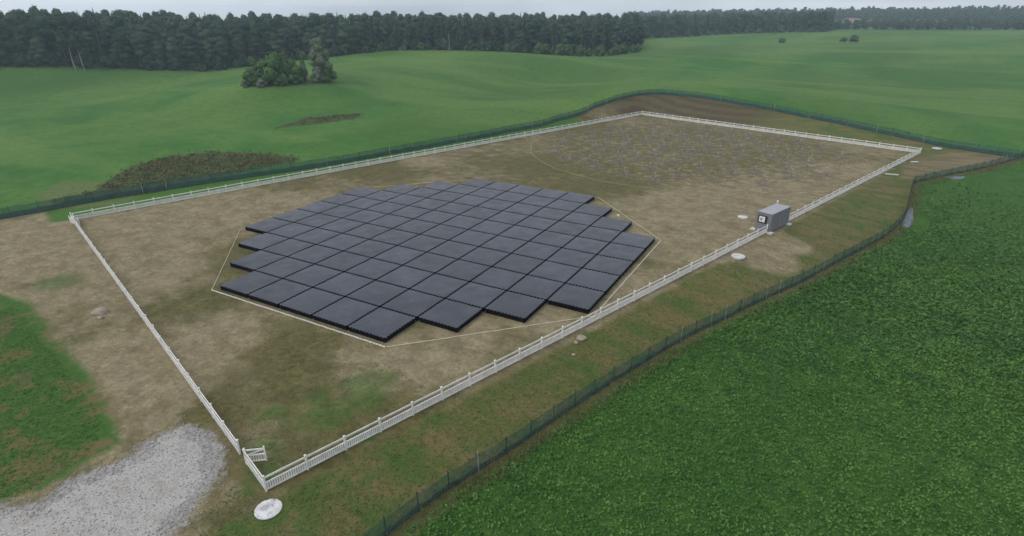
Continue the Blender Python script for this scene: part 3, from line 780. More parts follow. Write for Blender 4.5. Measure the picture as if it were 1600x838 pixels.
# brown thicket in the meadow by the left fence
def thicket(name, P, label, hmax, dens=1.6, green=False):
    x, y = in_poly_points(P, dens, .0); c0_ = np.array(P).mean(0); x = c0_[0]+(x-c0_[0])*1.08; y = c0_[1]+(y-c0_[1])*1.08
    sd = poly_sd(P, x, y)+1.2
    lump = (.5+.5*np.sin(x*.9+1.9*np.sin(y*.55))*np.sin(y*.85+.6*np.sin(x*.7)))*rng.uniform(.3, 1.7, len(x))+.15
    hh = hmax*np.clip(sd/4.0, .12, 1)*lump; k = 8; cov = np.sin(x*.55+2.1*np.sin(y*.33))*np.sin(y*.6+1.4*np.sin(x*.41))+rng.uniform(-.5, .5, len(x))
    kk = (rng.random(len(x)) < np.clip(sd/5.0+.05, 0, 1)) & (cov > -.32); x, y, hh = x[kk], y[kk], hh[kk]
    C = np.repeat(np.stack([x, y, height(x, y)+hh*.5], 1), k, 0)
    C[:, 0] += rng.normal(0, .45, len(C)); C[:, 1] += rng.normal(0, .45, len(C)); C[:, 2] += rng.uniform(-.5, .5, len(C))*np.repeat(hh, k)
    V, F = leaf_cards(C, np.tile([0, 0, .8], (len(C), 1)), rng.uniform(.22, .55, len(C)), .6, 1.0)
    n = NT(name+'_twigs'); c = n.mix(n.rng(n.noise(.30, 6, .75), .42, .58), (.150, .118, .066), (.080, .116, .036))
    if green: c = n.mix(.6, c, (.048, .100, .026))
    c = n.mix(n.rng(n.noise(1.1, 6, .8), .46, .38, 0, .7), c, (.040, .036, .018))
    c = n.mix(n.rng(n.noise(1.6, 3), .5, .72, 0, .7), c, (.22, .19, .115))
    tag(obj(name, np_mesh(name, V, F, [n.done(c, .9, .1)])), label, 'thicket', kind='stuff')
thicket('brown_thicket', BRUSH, 'brown dry weeds and brushwood in the meadow beyond the left mesh fence', 1.35, 2.0)
thicket('dark_thicket', BRUSH2, 'small low patch of olive weeds in the middle of the left meadow', .55, 1.5, True)

# leafy crop near the camera
def crop():
    P = [q[:2] for q in OUT_NEAR[1:]] + [[125, 100], [120, 40], [96, -20], [70, -50], [45, -58]]
    x, y = in_poly_points(P, 11, .7)
    d = np.hypot(x-CAM[0], y-CAM[1]); keep = (rng.random(len(x)) < np.clip(65/np.maximum(d, 40), .30, 1)) & (d < 118+rng.uniform(-25, 25, len(x)))
    keep &= (np.hypot((x-62.2)/1.8, (y-45.5)/6.0) > 1) & (np.hypot(x-70.8, y-76.6) > 2.2)
    x, y, d = x[keep], y[keep], d[keep]
    k = 4; hh = rng.uniform(.12, .50, len(x))*(.8+.4*np.sin(x*.9)*np.sin(y*.8+x*.3))
    C = np.repeat(np.stack([x, y, height(x, y)+hh*.7], 1), k, 0)
    C[:, :2] += rng.normal(0, .12, (len(C), 2)); C[:, 2] += rng.uniform(-.08, .08, len(C))
    sz = rng.uniform(.10, .30, len(C))*np.repeat(np.clip(d/60, .85, 1.25), k)
    V, F = leaf_cards(C, np.tile([0, 0, 1.0], (len(C), 1)), sz, .8, .75)
    n = NT('crop_leaf')
    c = n.mix(n.rng(n.noise(.22, 4, .6), .38, .64), (.040, .118, .018), (.064, .160, .027))
    c = n.mix(n.rng(n.noise(.33, 6, .75, vec=n.mapping((.6, 1.4, 1), .4)), .48, .60, 0, .7), c, (.022, .072, .014))
    c = n.mix(n.rng(n.noise(.045, 4, .6), .42, .62, 0, .7), c, (.085, .180, .030))
    c = n.mix(n.rng(n.noise(1.5, 6, .8), .46, .62, 0, .85), c, (.115, .235, .052))
    c = n.mix(n.rng(n.noise(1.2, 3, .6, vec=n.mapping((1, 1, 1), 1.2)), .50, .62, 0, .75), c, (.024, .076, .015))  # darker speckle paints the shade between crop clumps into the leaf colour
    tag(obj('clover_crop', np_mesh('clover_crop', V, F, [n.done(c, .7, .25)])), 'dense dark green leafy crop filling the field at the lower right', 'crop', kind='stuff')
crop()

def grass_mat(name, a, b, c_, sc=.5):
    n = NT(name); c = n.mix(n.rng(n.noise(sc, 4, .7), .38, .62), a, b)
    c = n.mix(n.rng(n.noise(3.0, 3), .5, .7, 0, .8), c, c_); return n.done(c, .85, .15)
M_dry = grass_mat('dry_grass', (.160, .140, .065), (.110, .125, .045), (.28, .24, .14))
M_oliveg = grass_mat('olive_grass', (.105, .110, .036), (.070, .110, .028), (.170, .142, .066))
M_weed = grass_mat('weed_leaf', (.125, .118, .050), (.10, .112, .040), (.165, .150, .080))
M_lushg = grass_mat('lush_grass', (.034, .105, .016), (.062, .145, .028), (.10, .145, .04))
# embankment between fences, right and near side
BANKP = [tuple(CN-ey*.5)]+[tuple(CN+ex*t-ey*1.0) for t in (0, 70, 84, 150)]+[(68, 78)]+[tuple(q[:2]) for q in OUT_NEAR[13:1:-1]]
x, y = in_poly_points(BANKP, 6.0, .3); d = np.hypot(x-CAM[0], y-CAM[1]); k = (rng.random(len(x)) < np.clip(48/d, .15, 1)) & (stamps([[42.5,16,6.0],[45,22,4.0]], x, y) < .5)
mat_grass('bank_grass', x[k], y[k], 4, .17, .10, M_oliveg, 'short dry olive grass on the bank between white fence and mesh fence')
# tall dry stalks along the outside of the near mesh fence
ln = smooth_line(OUT_NEAR[1:], .22); nrm = np.diff(ln[:, :2], axis=0); nrm /= np.linalg.norm(nrm, axis=1, keepdims=True); nrm = np.c_[nrm[:, 1], -nrm[:, 0]]
reps = 4
x = np.repeat(ln[:-1, 0], reps); y = np.repeat(ln[:-1, 1], reps); o = np.abs(rng.normal(.9, .55, len(x)))+.1
x = x+np.repeat(nrm[:, 0], reps)*o; y = y+np.repeat(nrm[:, 1], reps)*o
k = rng.random(len(x)) < np.clip(.3+.8*np.sin(x*.35)*np.sin(y*.23)+.35, .15, 1)
tufts('tall_dry_grass', x[k], y[k], .15, .75, .022, 3, M_dry, 'tall straw-coloured stalks along the foot of the near mesh fence', 'grass', .12, .6)
# grass on the left lawn and round the near corner
x, y = in_poly_points([[-30,-42],[-9,-46],[1.3,-48.5],[4.0,-51],[4.0,-56],[-4,-62],[-30,-62]], 7, .3)
mat_grass('lawn_grass', x, y, 6, .16, .12, M_lushg, 'lush green grass beside the gravel road at the lower left')
x, y = in_poly_points([[15.6,-47.6],[18.6,-47.9],[24.6,-43],[27.5,-48],[26,-56],[18.5,-56]], 8, .2)
mat_grass('corner_grass', x, y, 4, .14, .08, M_oliveg, 'short olive grass round the near fence corner')
# sparse weeds on the sandy compound
xs = rng.uniform(-60, 70, 26000); ys = rng.uniform(-50, 128, 26000)
k = (rect_sd(xs, ys) < -.6); xs, ys = xs[k], ys[k]
cl = np.sin(xs*.31+1.7*np.sin(ys*.21))*np.sin(ys*.27+xs*.11)+stamps(ST_OLIVE, xs, ys)+stamps(ST_GRN, xs, ys)*1.5-stamps(ST_DIRT, xs, ys)
k = (cl > .05) & ~((np.abs(xs) < 29) & (np.abs(ys) < 29) & (np.abs(xs)+np.abs(ys) < 46)); xs, ys = xs[k], ys[k]
mat_grass('compound_weeds', xs, ys, 4, .17, .06, M_weed, 'sparse low olive weeds growing over the sandy compound', 'weeds', .3)
xs = rng.uniform(-60, 70, 9000); ys = rng.uniform(-52, 128, 9000)
k = (rect_sd(xs, ys) < 5) & ~((np.abs(xs) < 29) & (np.abs(ys) < 29) & (np.abs(xs)+np.abs(ys) < 46)) & (stamps(ST_DIRT, xs, ys) > rng.random(len(xs))*.8)
stones('pebbles', xs[k], ys[k], height(xs[k], ys[k])+.01, .02, .06, [(.40,.37,.31),(.26,.23,.19)], 'small pale pebbles strewn on the bare sandy soil')

# ------------------------------------------------------------------ white fence
M_white = simple('white_plastic', (.66, .65, .62), (.82, .81, .79), 1.5, .45, .4)
def white_fence(a, b, label, first=True, last=True):
    a = np.array(a, float); b = np.array(b, float); L = np.linalg.norm(b-a); d = (b-a)/L; ang = math.atan2(d[1], d[0])
    t = empty('white_fence', (a[0], a[1], 0), ang); tag(t, label, 'fence')
    nb = max(1, int(round(L/3.0))); sp = L/nb
    pm = MB(); pm.box((0, 0, .66), (.13, .13, 1.32)); pm.box((0, 0, 1.335), (.17, .17, .03))
    pm.add([(-.085,-.085,1.35),(.085,-.085,1.35),(.085,.085,1.35),(-.085,.085,1.35),(0,0,1.42)], [(0,1,4),(1,2,4),(2,3,4),(3,0,4)])
    pme = pm.mesh('post', M_white)
    for i in range(nb+1):
        if (i == 0 and not first) or (i == nb and not last): continue
        p = obj('post', pme, t); p.location = (i*sp, 0, 0); p.rotation_euler = (random.uniform(-.03, .03), random.uniform(-.025, .025), 0)
    for z, nm_, h in ((1.15, 'top_rail', .15), (.70, 'middle_rail', .09), (.12, 'bottom_rail', .09)):
        mb = MB()
        for i in range(nb):
            mb.box((i*sp+sp/2, 0, z+random.uniform(-.006, .006)), (sp-.135, .05, h))
        mb.build(nm_, M_white, t)
    mb = MB(); n_ = int((sp-.2)/.165)
    for i in range(n_):
        mb.box((.1+(i+.5)*(sp-.2)/n_, .036, .40+random.uniform(-.008, .008)), (.115, .018, .70))
    pk = mb.mesh('picket_panel', M_white)
    for i in range(nb):
        p = obj('picket_panel', pk, t); p.location = (i*sp, 0, random.uniform(-.012, .012))
    return t
W2 = lambda t_: CN+ex*t_
white_fence(CN+ey*5.0, CL-ey*.0, 'white picket fence along the near left short side, from gate to left corner', last=True)
white_fence(CN, CN+ey*3.6, 'very short white picket fence piece between the small gate and the near corner', first=False)
white_fence(CN, W2(75.2), 'long white picket fence from the near corner to the grey container')
white_fence(W2(82.9), CR, 'white picket fence behind the grey container, running to the right corner')
white_fence(CF, CR, 'white picket fence along the far short side of the compound', first=True, last=False)
white_fence(CL, CF, 'long white picket fence along the left side below the meadow', first=False, last=False)
def gate(x, y, ang, Lg, label, full=False, hgt=1.25):
    t = empty('picket_gate', (x, y, 0.03), ang); tag(t, label, 'gate', 'white gate leaves')
    for xx, nm_ in ((.04, 'hinge_stile'), (Lg-.04, 'latch_stile')):
        mb = MB(); mb.box((xx, 0, .72), (.1, .09, hgt+.1)); mb.build(nm_, M_white, t)
    mb = MB()
    for z, h in ((hgt-.08, .13), (.70, .09), (.14, .09)): mb.box((Lg/2, 0, z), (Lg-.18, .06, h))
    mb.build('rails', M_white, t)
    mb = MB(); mb.beam((.1, 0.0, .74), (Lg-.1, 0, hgt-.14), .045, .08); mb.build('brace', M_white, t)
    mb = MB(); n_ = int(Lg/(.11 if full else .165))
    for i in range(1, n_):
        mb.box((i*Lg/n_, .045, (.1+(hgt-.05 if full else .75))/2), (.085, .02, (hgt-.1 if full else .70)))
    mb.build('pickets', M_white, t)
q = CN+ey*3.65
gate(q[0], q[1], math.radians(38), 1.45, 'small white picket gate standing open inward near the near fence corner')
q = CL-ey*.6
gate(q[0]+.2, q[1]+.2, math.radians(-22), 3.0, 'white gate leaf folded open at the left fence corner, upper one', True)
gate(q[0]+.9, q[1]-.7, math.radians(4), 2.4, 'white gate leaf leaning open at the left fence corner, lower one', True, 1.1)

# ------------------------------------------------------------------ green mesh fence
def net_material(name, c1, c2, alpha):
    n = NT(name); n.bsdf.inputs['Roughness'].default_value = .8; n.bsdf.inputs['Specular IOR Level'].default_value = .15
    n.setin(n.bsdf.inputs['Base Color'], n.mix(n.rng(n.noise(.8, 4), .35, .65), c1, c2))
    tr = n.t.nodes.new('ShaderNodeBsdfTransparent'); mixs = n.t.nodes.new('ShaderNodeMixShader')
    n.setin(mixs.inputs[0], n.rng(n.noise(1.2, 3), .3, .7, alpha-.12, alpha+.04))
    n.L(tr.outputs[0], mixs.inputs[1]); n.L(n.bsdf.outputs[0], mixs.inputs[2]); n.L(mixs.outputs[0], n.out.inputs['Surface'])
    return n.m
M_net = net_material('green_netting', (.030, .105, .075), (.045, .130, .095), .38)
M_net2 = net_material('dense_netting', (.028, .068, .070), (.045, .092, .100), .55)
M_postd = simple('dark_steel_post', (.03, .045, .04), (.05, .06, .055), 2, .6, .3)
M_postp = simple('pale_wood_post', (.30, .31, .27), (.20, .21, .18), 2, .8, .2)
def mesh_fence(P, step, label, hh=1.75, pale=.3, dense_h=.7):
    ln = smooth_line([q[:2] for q in P], step); z = height(ln[:, 0], ln[:, 1])
    t = empty('mesh_fence', (ln[0, 0], ln[0, 1], float(z[0]))); tag(t, label, 'fence', 'green mesh fences')
    o = np.array([ln[0, 0], ln[0, 1], z[0]])
    fine = smooth_line([q[:2] for q in P], step/6)
    zf = height(fine[:, 0], fine[:, 1]); s = np.arange(len(fine))
    tt = (s % 6)/6.0; sag = -.10*np.sin(math.pi*tt)+.03*np.sin(s*1.7)
    d = np.gradient(fine, axis=0); d /= np.linalg.norm(d, axis=1, keepdims=True); nr = np.c_[d[:, 1], -d[:, 0]]
    def sheet(name, z0, z1, th, mat, lean):
        rows = []
        for k, (zz, side) in enumerate(((z0, -1), (z1, -1), (z1, 1), (z0, 1))):
            top = zz == z1
            off = nr*(side*th/2+(lean*np.sin(s*.9)[:, None] if top else 0))
            rows.append(np.c_[fine+off, zf+zz+(sag if top else 0)])
        Vn = np.stack(rows, 1)-o; m_ = len(fine); Vf = Vn.reshape(-1, 3); F = []
        i = np.arange(m_-1)
        for a_, b_ in ((0, 1), (1, 2), (2, 3)):
            F.append(np.stack([i*4+a_, (i+1)*4+a_, (i+1)*4+b_, i*4+b_], 1))
        return obj(name, np_mesh(name, Vf, np.concatenate(F), [mat]), t)
    sheet('netting', .0, hh, .012, M_net, .03)
    sheet('lower_netting', .02, dense_h, .05, M_net2, .05)
    mb = MB(); mb.tube((0, 0, -.3), (0, 0, hh+.2), .05, .045, 6); md = mb.mesh('post', M_postd)
    mb = MB(); mb.tube((0, 0, -.3), (0, 0, hh+.28), .06, .05, 6); mp_ = mb.mesh('post', M_postp)
    for i in range(len(ln)):
        isp = random.random() < pale
        p = obj('post', mp_ if isp else md, t); p.location = (ln[i, 0]-o[0], ln[i, 1]-o[1], z[i]-o[2])
        p.rotation_euler = (random.uniform(-.05, .05), random.uniform(-.05, .05), 0)
        if isp: p['label'] = 'pale post'
    mb = MB()
    for i in range(len(ln)-1):
        a_ = np.array([ln[i, 0], ln[i, 1], z[i]+hh+.02])-o; b_ = np.array([ln[i+1, 0], ln[i+1, 1], z[i+1]+hh+.02])-o
        mid = (a_+b_)/2; mid[2] -= .09; mb.tube(a_, mid, .012, n=4, cap=False); mb.tube(mid, b_, .012, n=4, cap=False)
    mb.build('top_wire', M_postd, t)
    return t
mesh_fence(OUT_NEAR, 2.75, 'dark green mesh fence curving along the near right side of the compound', 1.5, .13, .55)
mesh_fence(OUT_FAR2, 3.9, 'dark green mesh fence along the far side, between compound and meadow', 1.9, .25, 1.0)

# grey-blue sheets lying against the near fence
M_tarp = simple('grey_blue_sheet', (.10, .13, .16), (.15, .18, .215), 1.2, .45, .4, .3)
def ground_sheet(cx, cy, rx, ry, ang, label):
    V = [(0, 0, .12)]; n_ = 18; F = []
    for ring in (1, 2):
        for i in range(n_):
            a = 6.283*i/n_; r = ring/2*(1+.12*math.sin(3*a+1)+random.uniform(-.05, .05))
            V.append((rx*r*math.cos(a), ry*r*math.sin(a), .10*(2-ring)+random.uniform(.02, .06)))
    for i in range(n_): F.append((0, 1+i, 1+(i+1) % n_)); F.append((1+i, 1+n_+i, 1+n_+(i+1) % n_, 1+(i+1) % n_))
    ca, sa = math.cos(ang), math.sin(ang); Wd = []
    for x, y, z in V:
        X_, Y_ = cx+x*ca-y*sa, cy+x*sa+y*ca; Wd.append((x*ca-y*sa, x*sa+y*ca, H(X_, Y_)+z-H(cx, cy)))
    me = bpy.data.meshes.new('plastic_sheet'); me.from_pydata(Wd, [], F); me.materials.append(M_tarp)
    for p in me.polygons: p.use_smooth = True
    o = obj('plastic_sheet', me); o.location = (cx, cy, H(cx, cy)+.02); tag(o, label, 'sheet', 'grey-blue sheets by the near mesh fence')
ground_sheet(61.45, 46.2, 6.0, .62, math.radians(83), 'long grey-blue sheet lying outside the mesh fence where it runs straight to its kink')
ground_sheet(70.8, 76.6, 2.1, 1.1, math.radians(40), 'small grey-blue sheet lying against the mesh fence right of its kink')

# ------------------------------------------------------------------ antenna tiles
PITCH = 5.15
def tile_material():
    n = NT('black_tarpaulin')
    base = n.mix(n.rng(n.noise(.35, 4, .6), .35, .65), (.026, .030, .043), (.039, .044, .060))
    base = n.mix(n.rng(n.noise(.9, 8, .8), .54, .74, 0, .55), base, (.11, .11, .112))
    base = n.mix(n.rng(n.noise(2.2, 8, .85, vec=n.mapping((.25, 1.4, 1), .8)), .60, .70, 0, .5), base, (.17, .17, .17))     # dried dust
    base = n.mix(n.rng(n.noise(9, 5, .7), .62, .8, 0, .3), base, (.12, .12, .12))
    hsv = n.t.nodes.new('ShaderNodeHueSaturation'); n.L(base, hsv.inputs['Color']); n.L(n.rng(n.rand(), 0, 1, .86, 1.14), hsv.inputs['Value'])
    n.bump(n.math('ADD', n.noise(.7, 4), n.math('MULTIPLY', n.noise(4, 4), .3)), .55, .10)
    return n.done(hsv.outputs[0], n.rng(n.noise(.6, 4), .3, .7, .34, .46), .6)
M_tile = tile_material()
M_skirt = simple('black_side_cloth', (.004, .004, .005), (.008, .008, .009), 2, 1.0, .0)
def tile_meshes(v):
    TH = .62; h = 2.43; k = 10; V = []; F = []
    lin = np.linspace(-1, 1, k+1)
    for a in lin:
        for b in lin:
            px = h*a*(1-.012*(1-b*b)); py = h*b*(1-.012*(1-a*a))
            z = TH+.035*(1-a**4)*(1-b**4)+.012*math.sin(a*5+v)*math.sin(b*4+v*2)
            V.append((px, py, z))
    for i in range(k):
        for j in range(k): q = i*(k+1)+j; F.append((q, q+k+1, q+k+2, q+1))
    # tie-down tabs that bridge half of each gap
    nt_ = 11
    for side in range(4):
        ca, sa = [(1,0),(0,1),(-1,0),(0,-1)][side]
        for i in range(nt_):
            s = -h+(i+.5)*2*h/nt_; w = .10; zz = TH+.004
            inset = .012*h*(1-(s/h)**2)
            P = [(s-w, -h+inset+.01, zz), (s+w, -h+inset+.01, zz), (s+w*.8, -h-.085, zz-.015), (s-w*.8, -h-.085, zz-.015),
                 (s+w*.8, -h-.085, zz-.04), (s-w*.8, -h-.085, zz-.04)]
            b = len(V); V += [(x*ca-y*sa, x*sa+y*ca, z) for x, y, z in P]
            F += [(b, b+3, b+2, b+1)[::-1], (b+3, b+2, b+4, b+5)]
    top = bpy.data.meshes.new('cover'); top.from_pydata(V, [], F); top.materials.append(M_tile); top.update()
    mb = MB()
    for side in range(4):                                   # four gathered side cloths, ruffled at the hem
        ca, sa = [(1,0),(0,1),(-1,0),(0,-1)][side]; n_ = 22; P = []
        for i in range(n_+1):
            s = -h+2*h*i/n_; e = .012*h*(1-(s/h)**2)
            o = (.0 if i % 2 else .035)
            for z, oo in ((TH, e+.002), (TH*.45, e+.05+o*.4), (.02, e+.01+o*1.2)):
                x, y = s*(1-.002), -h+oo; P.append((x*ca-y*sa, x*sa+y*ca, z))
        Fq = []
        for i in range(n_):
            for r in range(2): Fq.append((i*3+r, i*3+r+1, (i+1)*3+r+1, (i+1)*3+r))
        mb.add(P, Fq)
    return top, mb.mesh('side_skirt', M_skirt)
TV = [tile_meshes(v) for v in range(4)]
ordn = ['first','second','third','fourth','fifth','sixth','seventh','eighth','ninth','tenth','eleventh']
rows = {0:(0,4),1:(-1,5),2:(-2,6),3:(-3,7),4:(-3,7),5:(-3,7),6:(-3,7),7:(-3,7),8:(-2,6),9:(-1,5),10:(0,4)}
for j, (i0, i1) in rows.items():
    for i in range(i0, i1+1):
        t = empty('antenna_tile', ((i+.5-2.5)*PITCH, (j+.5-5.5)*PITCH, 0)); t.rotation_euler = (0, 0, random.uniform(-.003, .003))
        pos = i-i0
        rn = 'front row' if j == 0 else ('back row' if j == 10 else ordn[j]+' row from the front')
        pn = 'leftmost' if pos == 0 else ('rightmost' if i == i1 else ordn[pos]+' from the left')
        tag(t, f'flat square black antenna tile, {pn} in the {rn}', 'antenna tile', 'square black antenna tiles')
        a, b = TV[random.randrange(4)]
        obj('cover', a, t); obj('side_skirt', b, t)
# small white box on the tile edge at the right
x, y = 20.3, 19.2
mb = MB(); mb.box((0, 0, .11), (.34, .26, .2)); mb.box((0, 0, .225), (.38, .30, .035))
o = mb.build('white_box', M_white); o.location = (x, y, .65); tag(o, 'tiny white box lying on a black tile near the right stepped edge', 'box')

# white / straw coloured cord round the tile field
M_cord = simple('straw_cord', (.46, .42, .31), (.56, .52, .40), 1.0, .8, .2)
M_cordw = simple('pale_cord', (.60, .59, .55), (.70, .69, .66), 2.0, .8, .2)
RO = [(-29.1,-12.9),(-13.6,-28.75),(13.3,-28.75),(28.9,-12.9),(28.9,13.4),(13.2,29.2),(-13.4,29.2),(-29.1,13.6)]
t = empty('perimeter_cord', (0, 0, 0)); tag(t, 'pale cord laid on the soil in an octagon around the black tiles', 'cord')
def cord_run(a, b, mat, dash, th=.05):
    mb = MB(); a = Vector((*a, .05)); b = Vector((*b, .05)); L = (b-a).length; n_ = max(8, int(L/(.42 if dash else 1.2)))
    P = []
    for i in range(n_+1):
        q = a.lerp(b, i/n_); P.append(q+Vector((random.uniform(-.03, .03), random.uniform(-.03, .03), 0)))
    for i in range(n_):
        e = P[i].lerp(P[i+1], .72) if dash else P[i+1]
        mb.tube(P[i], e, th, n=6)
    return mb.build('cord_section', mat, t)
for i in range(8):
    a, b = RO[i], RO[(i+1) % 8]
    front_ = i in (1,)
    s = cord_run(a, b, M_cordw if i in (1, 3) else M_cord, i in (1, 3), .075 if i in (1,) else (.055 if i in (3, 2) else .045))
    if i == 1: s['label'] = 'thick white dashed section along the front row'

# ------------------------------------------------------------------ low-band antennas
RC = np.array([17.3, 78.3]); RR = 38.6
M_ring = simple('straw_edging', (.30, .27, .165), (.23, .21, .12), .8, .9, .1)
mb = MB(); N = 260; P = []
for i in range(N):
    a = 2*math.pi*i/N; r = RR+.12*math.sin(a*17)+random.uniform(-.05, .05); P.append((RC[0]+r*math.cos(a), RC[1]+r*math.sin(a)))
for i in range(N):
    a, b = P[i], P[(i+1) % N]; mb.beam((*a, .03), (*b, .02), .16, .06)
o = mb.build('circular_edging', M_ring); tag(o, 'thin straw-coloured ring laid on the soil around the thin-pole antennas', 'edging')
M_pvc = simple('grey_pole_plastic', (.24, .23, .26), (.32, .31, .34), 2, .7, .2)
M_cap = simple('white_cap', (.70, .69, .68), (.78, .77, .76), 2, .5, .3)
M_wire = simple('dull_wire', (.20, .19, .22), (.28, .27, .30), 2, .6, .3)
M_mesh = simple('rusty_ground_mesh', (.215, .19, .165), (.27, .24, .22), 1.5, .8, .2)
mb = MB(); mb.tube((0, 0, 0), (0, 0, 1.62), .045, n=8); ma_pole = mb.mesh('pole', M_pvc, True)
mb = MB(); mb.tube((0, 0, 1.62), (0, 0, 1.74), .07, .05, 8); mb.tube((0, 0, 1.74), (0, 0, 1.77), .05, .02, 8); ma_cap = mb.mesh('cap', M_cap, True)
def wires():
    mb = MB()
    for k in range(4):
        a = math.pi/4+k*math.pi/2; mb.tube((.06*math.cos(a), .06*math.sin(a), 1.68), (1.25*math.cos(a), 1.25*math.sin(a), .35), .016, n=4)
        mb.tube((1.25*math.cos(a), 1.25*math.sin(a), .35), (1.6*math.cos(a), 1.6*math.sin(a), .02), .012, n=4)
    return mb.mesh('dipole_wires', M_wire)
ma_w = wires()
mb = MB()
for k in range(11):
    q = -1.5+.3*k; mb.box((q, 0, .03), (.035, 3.0, .012)); mb.box((0, q, .043), (3.0, .035, .012))
ma_g = mb.mesh('ground_mesh', M_mesh)
pos = []
tries = 0
while len(pos) < 96 and tries < 60000:
    tries += 1
    r = 33.5*math.sqrt(random.random())**1.12; a = random.uniform(0, 6.283); q = (RC[0]+r*math.cos(a), RC[1]+r*math.sin(a))
    md_ = 3.5+.05*r
    if all(math.hypot(q[0]-w[0], q[1]-w[1]) > md_ for w in pos): pos.append(q)
print('LBA', len(pos))
for q in pos:
    r = math.hypot(q[0]-RC[0], q[1]-RC[1])
    t = empty('dipole_antenna', (q[0], q[1], 0), random.uniform(-.1, .1))
    where = 'near the middle of the ring' if r < 12 else ('between the middle and the rim of the ring' if r < 24 else 'close to the rim of the ring')
    tag(t, 'thin pole antenna on square ground mesh, '+where, 'antenna', 'thin pole antennas '+where)
    obj('pole', ma_pole, t); obj('cap', ma_cap, t); obj('dipole_wires', ma_w, t); obj('ground_mesh', ma_g, t)

# ------------------------------------------------------------------ container
M_cont = simple('grey_container_paint', (.175, .182, .200), (.20, .208, .226), .7, .55, .35)
M_croof = simple('grey_roof_paint', (.29, .305, .33), (.35, .365, .39), .8, .5, .35)
M_black = simple('black_paint', (.012, .012, .014), (.02, .02, .022), 2, .6, .3)
M_conc = simple('pale_concrete', (.52, .51, .48), (.64, .63, .60), 1.2, .85, .2, .3)
M_dgrey = simple('dark_grey_mark', (.10, .10, .11), (.13, .13, .14), 2, .7, .2)
CANG = math.atan2(5.8, 2.05)
c0 = np.array([42.25, 24.25]); dl = np.array([math.cos(CANG), math.sin(CANG)]); dw = np.array([-dl[1], dl[0]])
CL_, CW, CH = 6.06, 2.36, 2.72; ZB = .16
cc = c0+dl*CL_/2+dw*CW/2
t = empty('equipment_container', (cc[0], cc[1], ZB), CANG); tag(t, 'dark grey steel equipment container set into the right-hand white fence', 'container')
def corr_wall(L, Hh, n_, depth=.035):
    """corrugated sheet in the xz plane, outward -y"""
    V = []; F = []; xs = []; p = L/n_
    for i in range(n_):
        x0 = -L/2+i*p; xs += [(x0, 0), (x0+p*.35, 0), (x0+p*.5, depth), (x0+p*.85, depth)]
    xs.append((L/2, 0))
    for x, y in xs: V += [(x, y, 0), (x, y, Hh)]
    for i in range(len(xs)-1): F.append((2*i, 2*i+2, 2*i+3, 2*i+1))
    return V, F
def wall(name, L, Hh, n_, off, rz, z0=.14):
    V, F = corr_wall(L, Hh, n_); ca, sa = math.cos(rz), math.sin(rz)
    mb = MB(); mb.add([(x*ca-(y+off)*sa, x*sa+(y+off)*ca, z+z0) for x, y, z in V], F); return mb.build(name, M_cont, t)
wall('side_wall', CL_-.26, CH-.28, 20, -CW/2+.02, 0); wall('side_wall', CL_-.26, CH-.28, 20, -CW/2+.02, math.pi)
wall('end_wall', CW-.26, CH-.28, 8, -CL_/2+.02, -math.pi/2)
wall('end_wall', CW-.26, CH-.28, 8, -CL_/2+.02, math.pi/2)
mb = MB()
for sx in (-1, 1):
    for sy in (-1, 1): mb.box((sx*(CL_/2-.065), sy*(CW/2-.065), CH/2), (.13, .13, CH-.002))
for z, h in ((.07, .14), (CH-.07, .14)):
    for s in (-1, 1):
        mb.box((0, s*(CW/2-.06), z), (CL_-.262, .115, h)); mb.box((s*(CL_/2-.06), 0, z), (.115, CW-.262, h))
mb.build('frame', M_cont, t)
V, F = corr_wall(CL_-.1, CW-.1, 22, .025); mb = MB(); mb.add([(x, z-(CW-.1)/2, CH+.03-y) for x, y, z in V], F)
mb.box((0, 0, CH-.01), (CL_-.28, CW-.28, .02)); mb.build('roof', M_croof, t)
mb = MB(); mb.box((0, 0, .1), (CL_-.3, CW-.3, .08)); mb.build('floor_pan', M_black, t)
# end facing the camera (local -x): black framed white panel
mb = MB(); mb.box((-CL_/2-.03, .16, 1.72), (.09, 1.35, 1.15)); hp = mb.build('vent_frame', M_black, t)
mb = MB(); mb.box((-CL_/2-.10, .20, 1.74), (.10, .86, .84)); wp = mb.build('white_panel', M_white, hp)
mb = MB()
for z in (1.60, 1.74, 1.88): mb.box((-CL_/2-.155, .28, z), (.02, .36, .06))
mb.box((-CL_/2-.155, .36, 1.74), (.018, .10, .40)); mb.build('grille_marks', M_dgrey, hp)
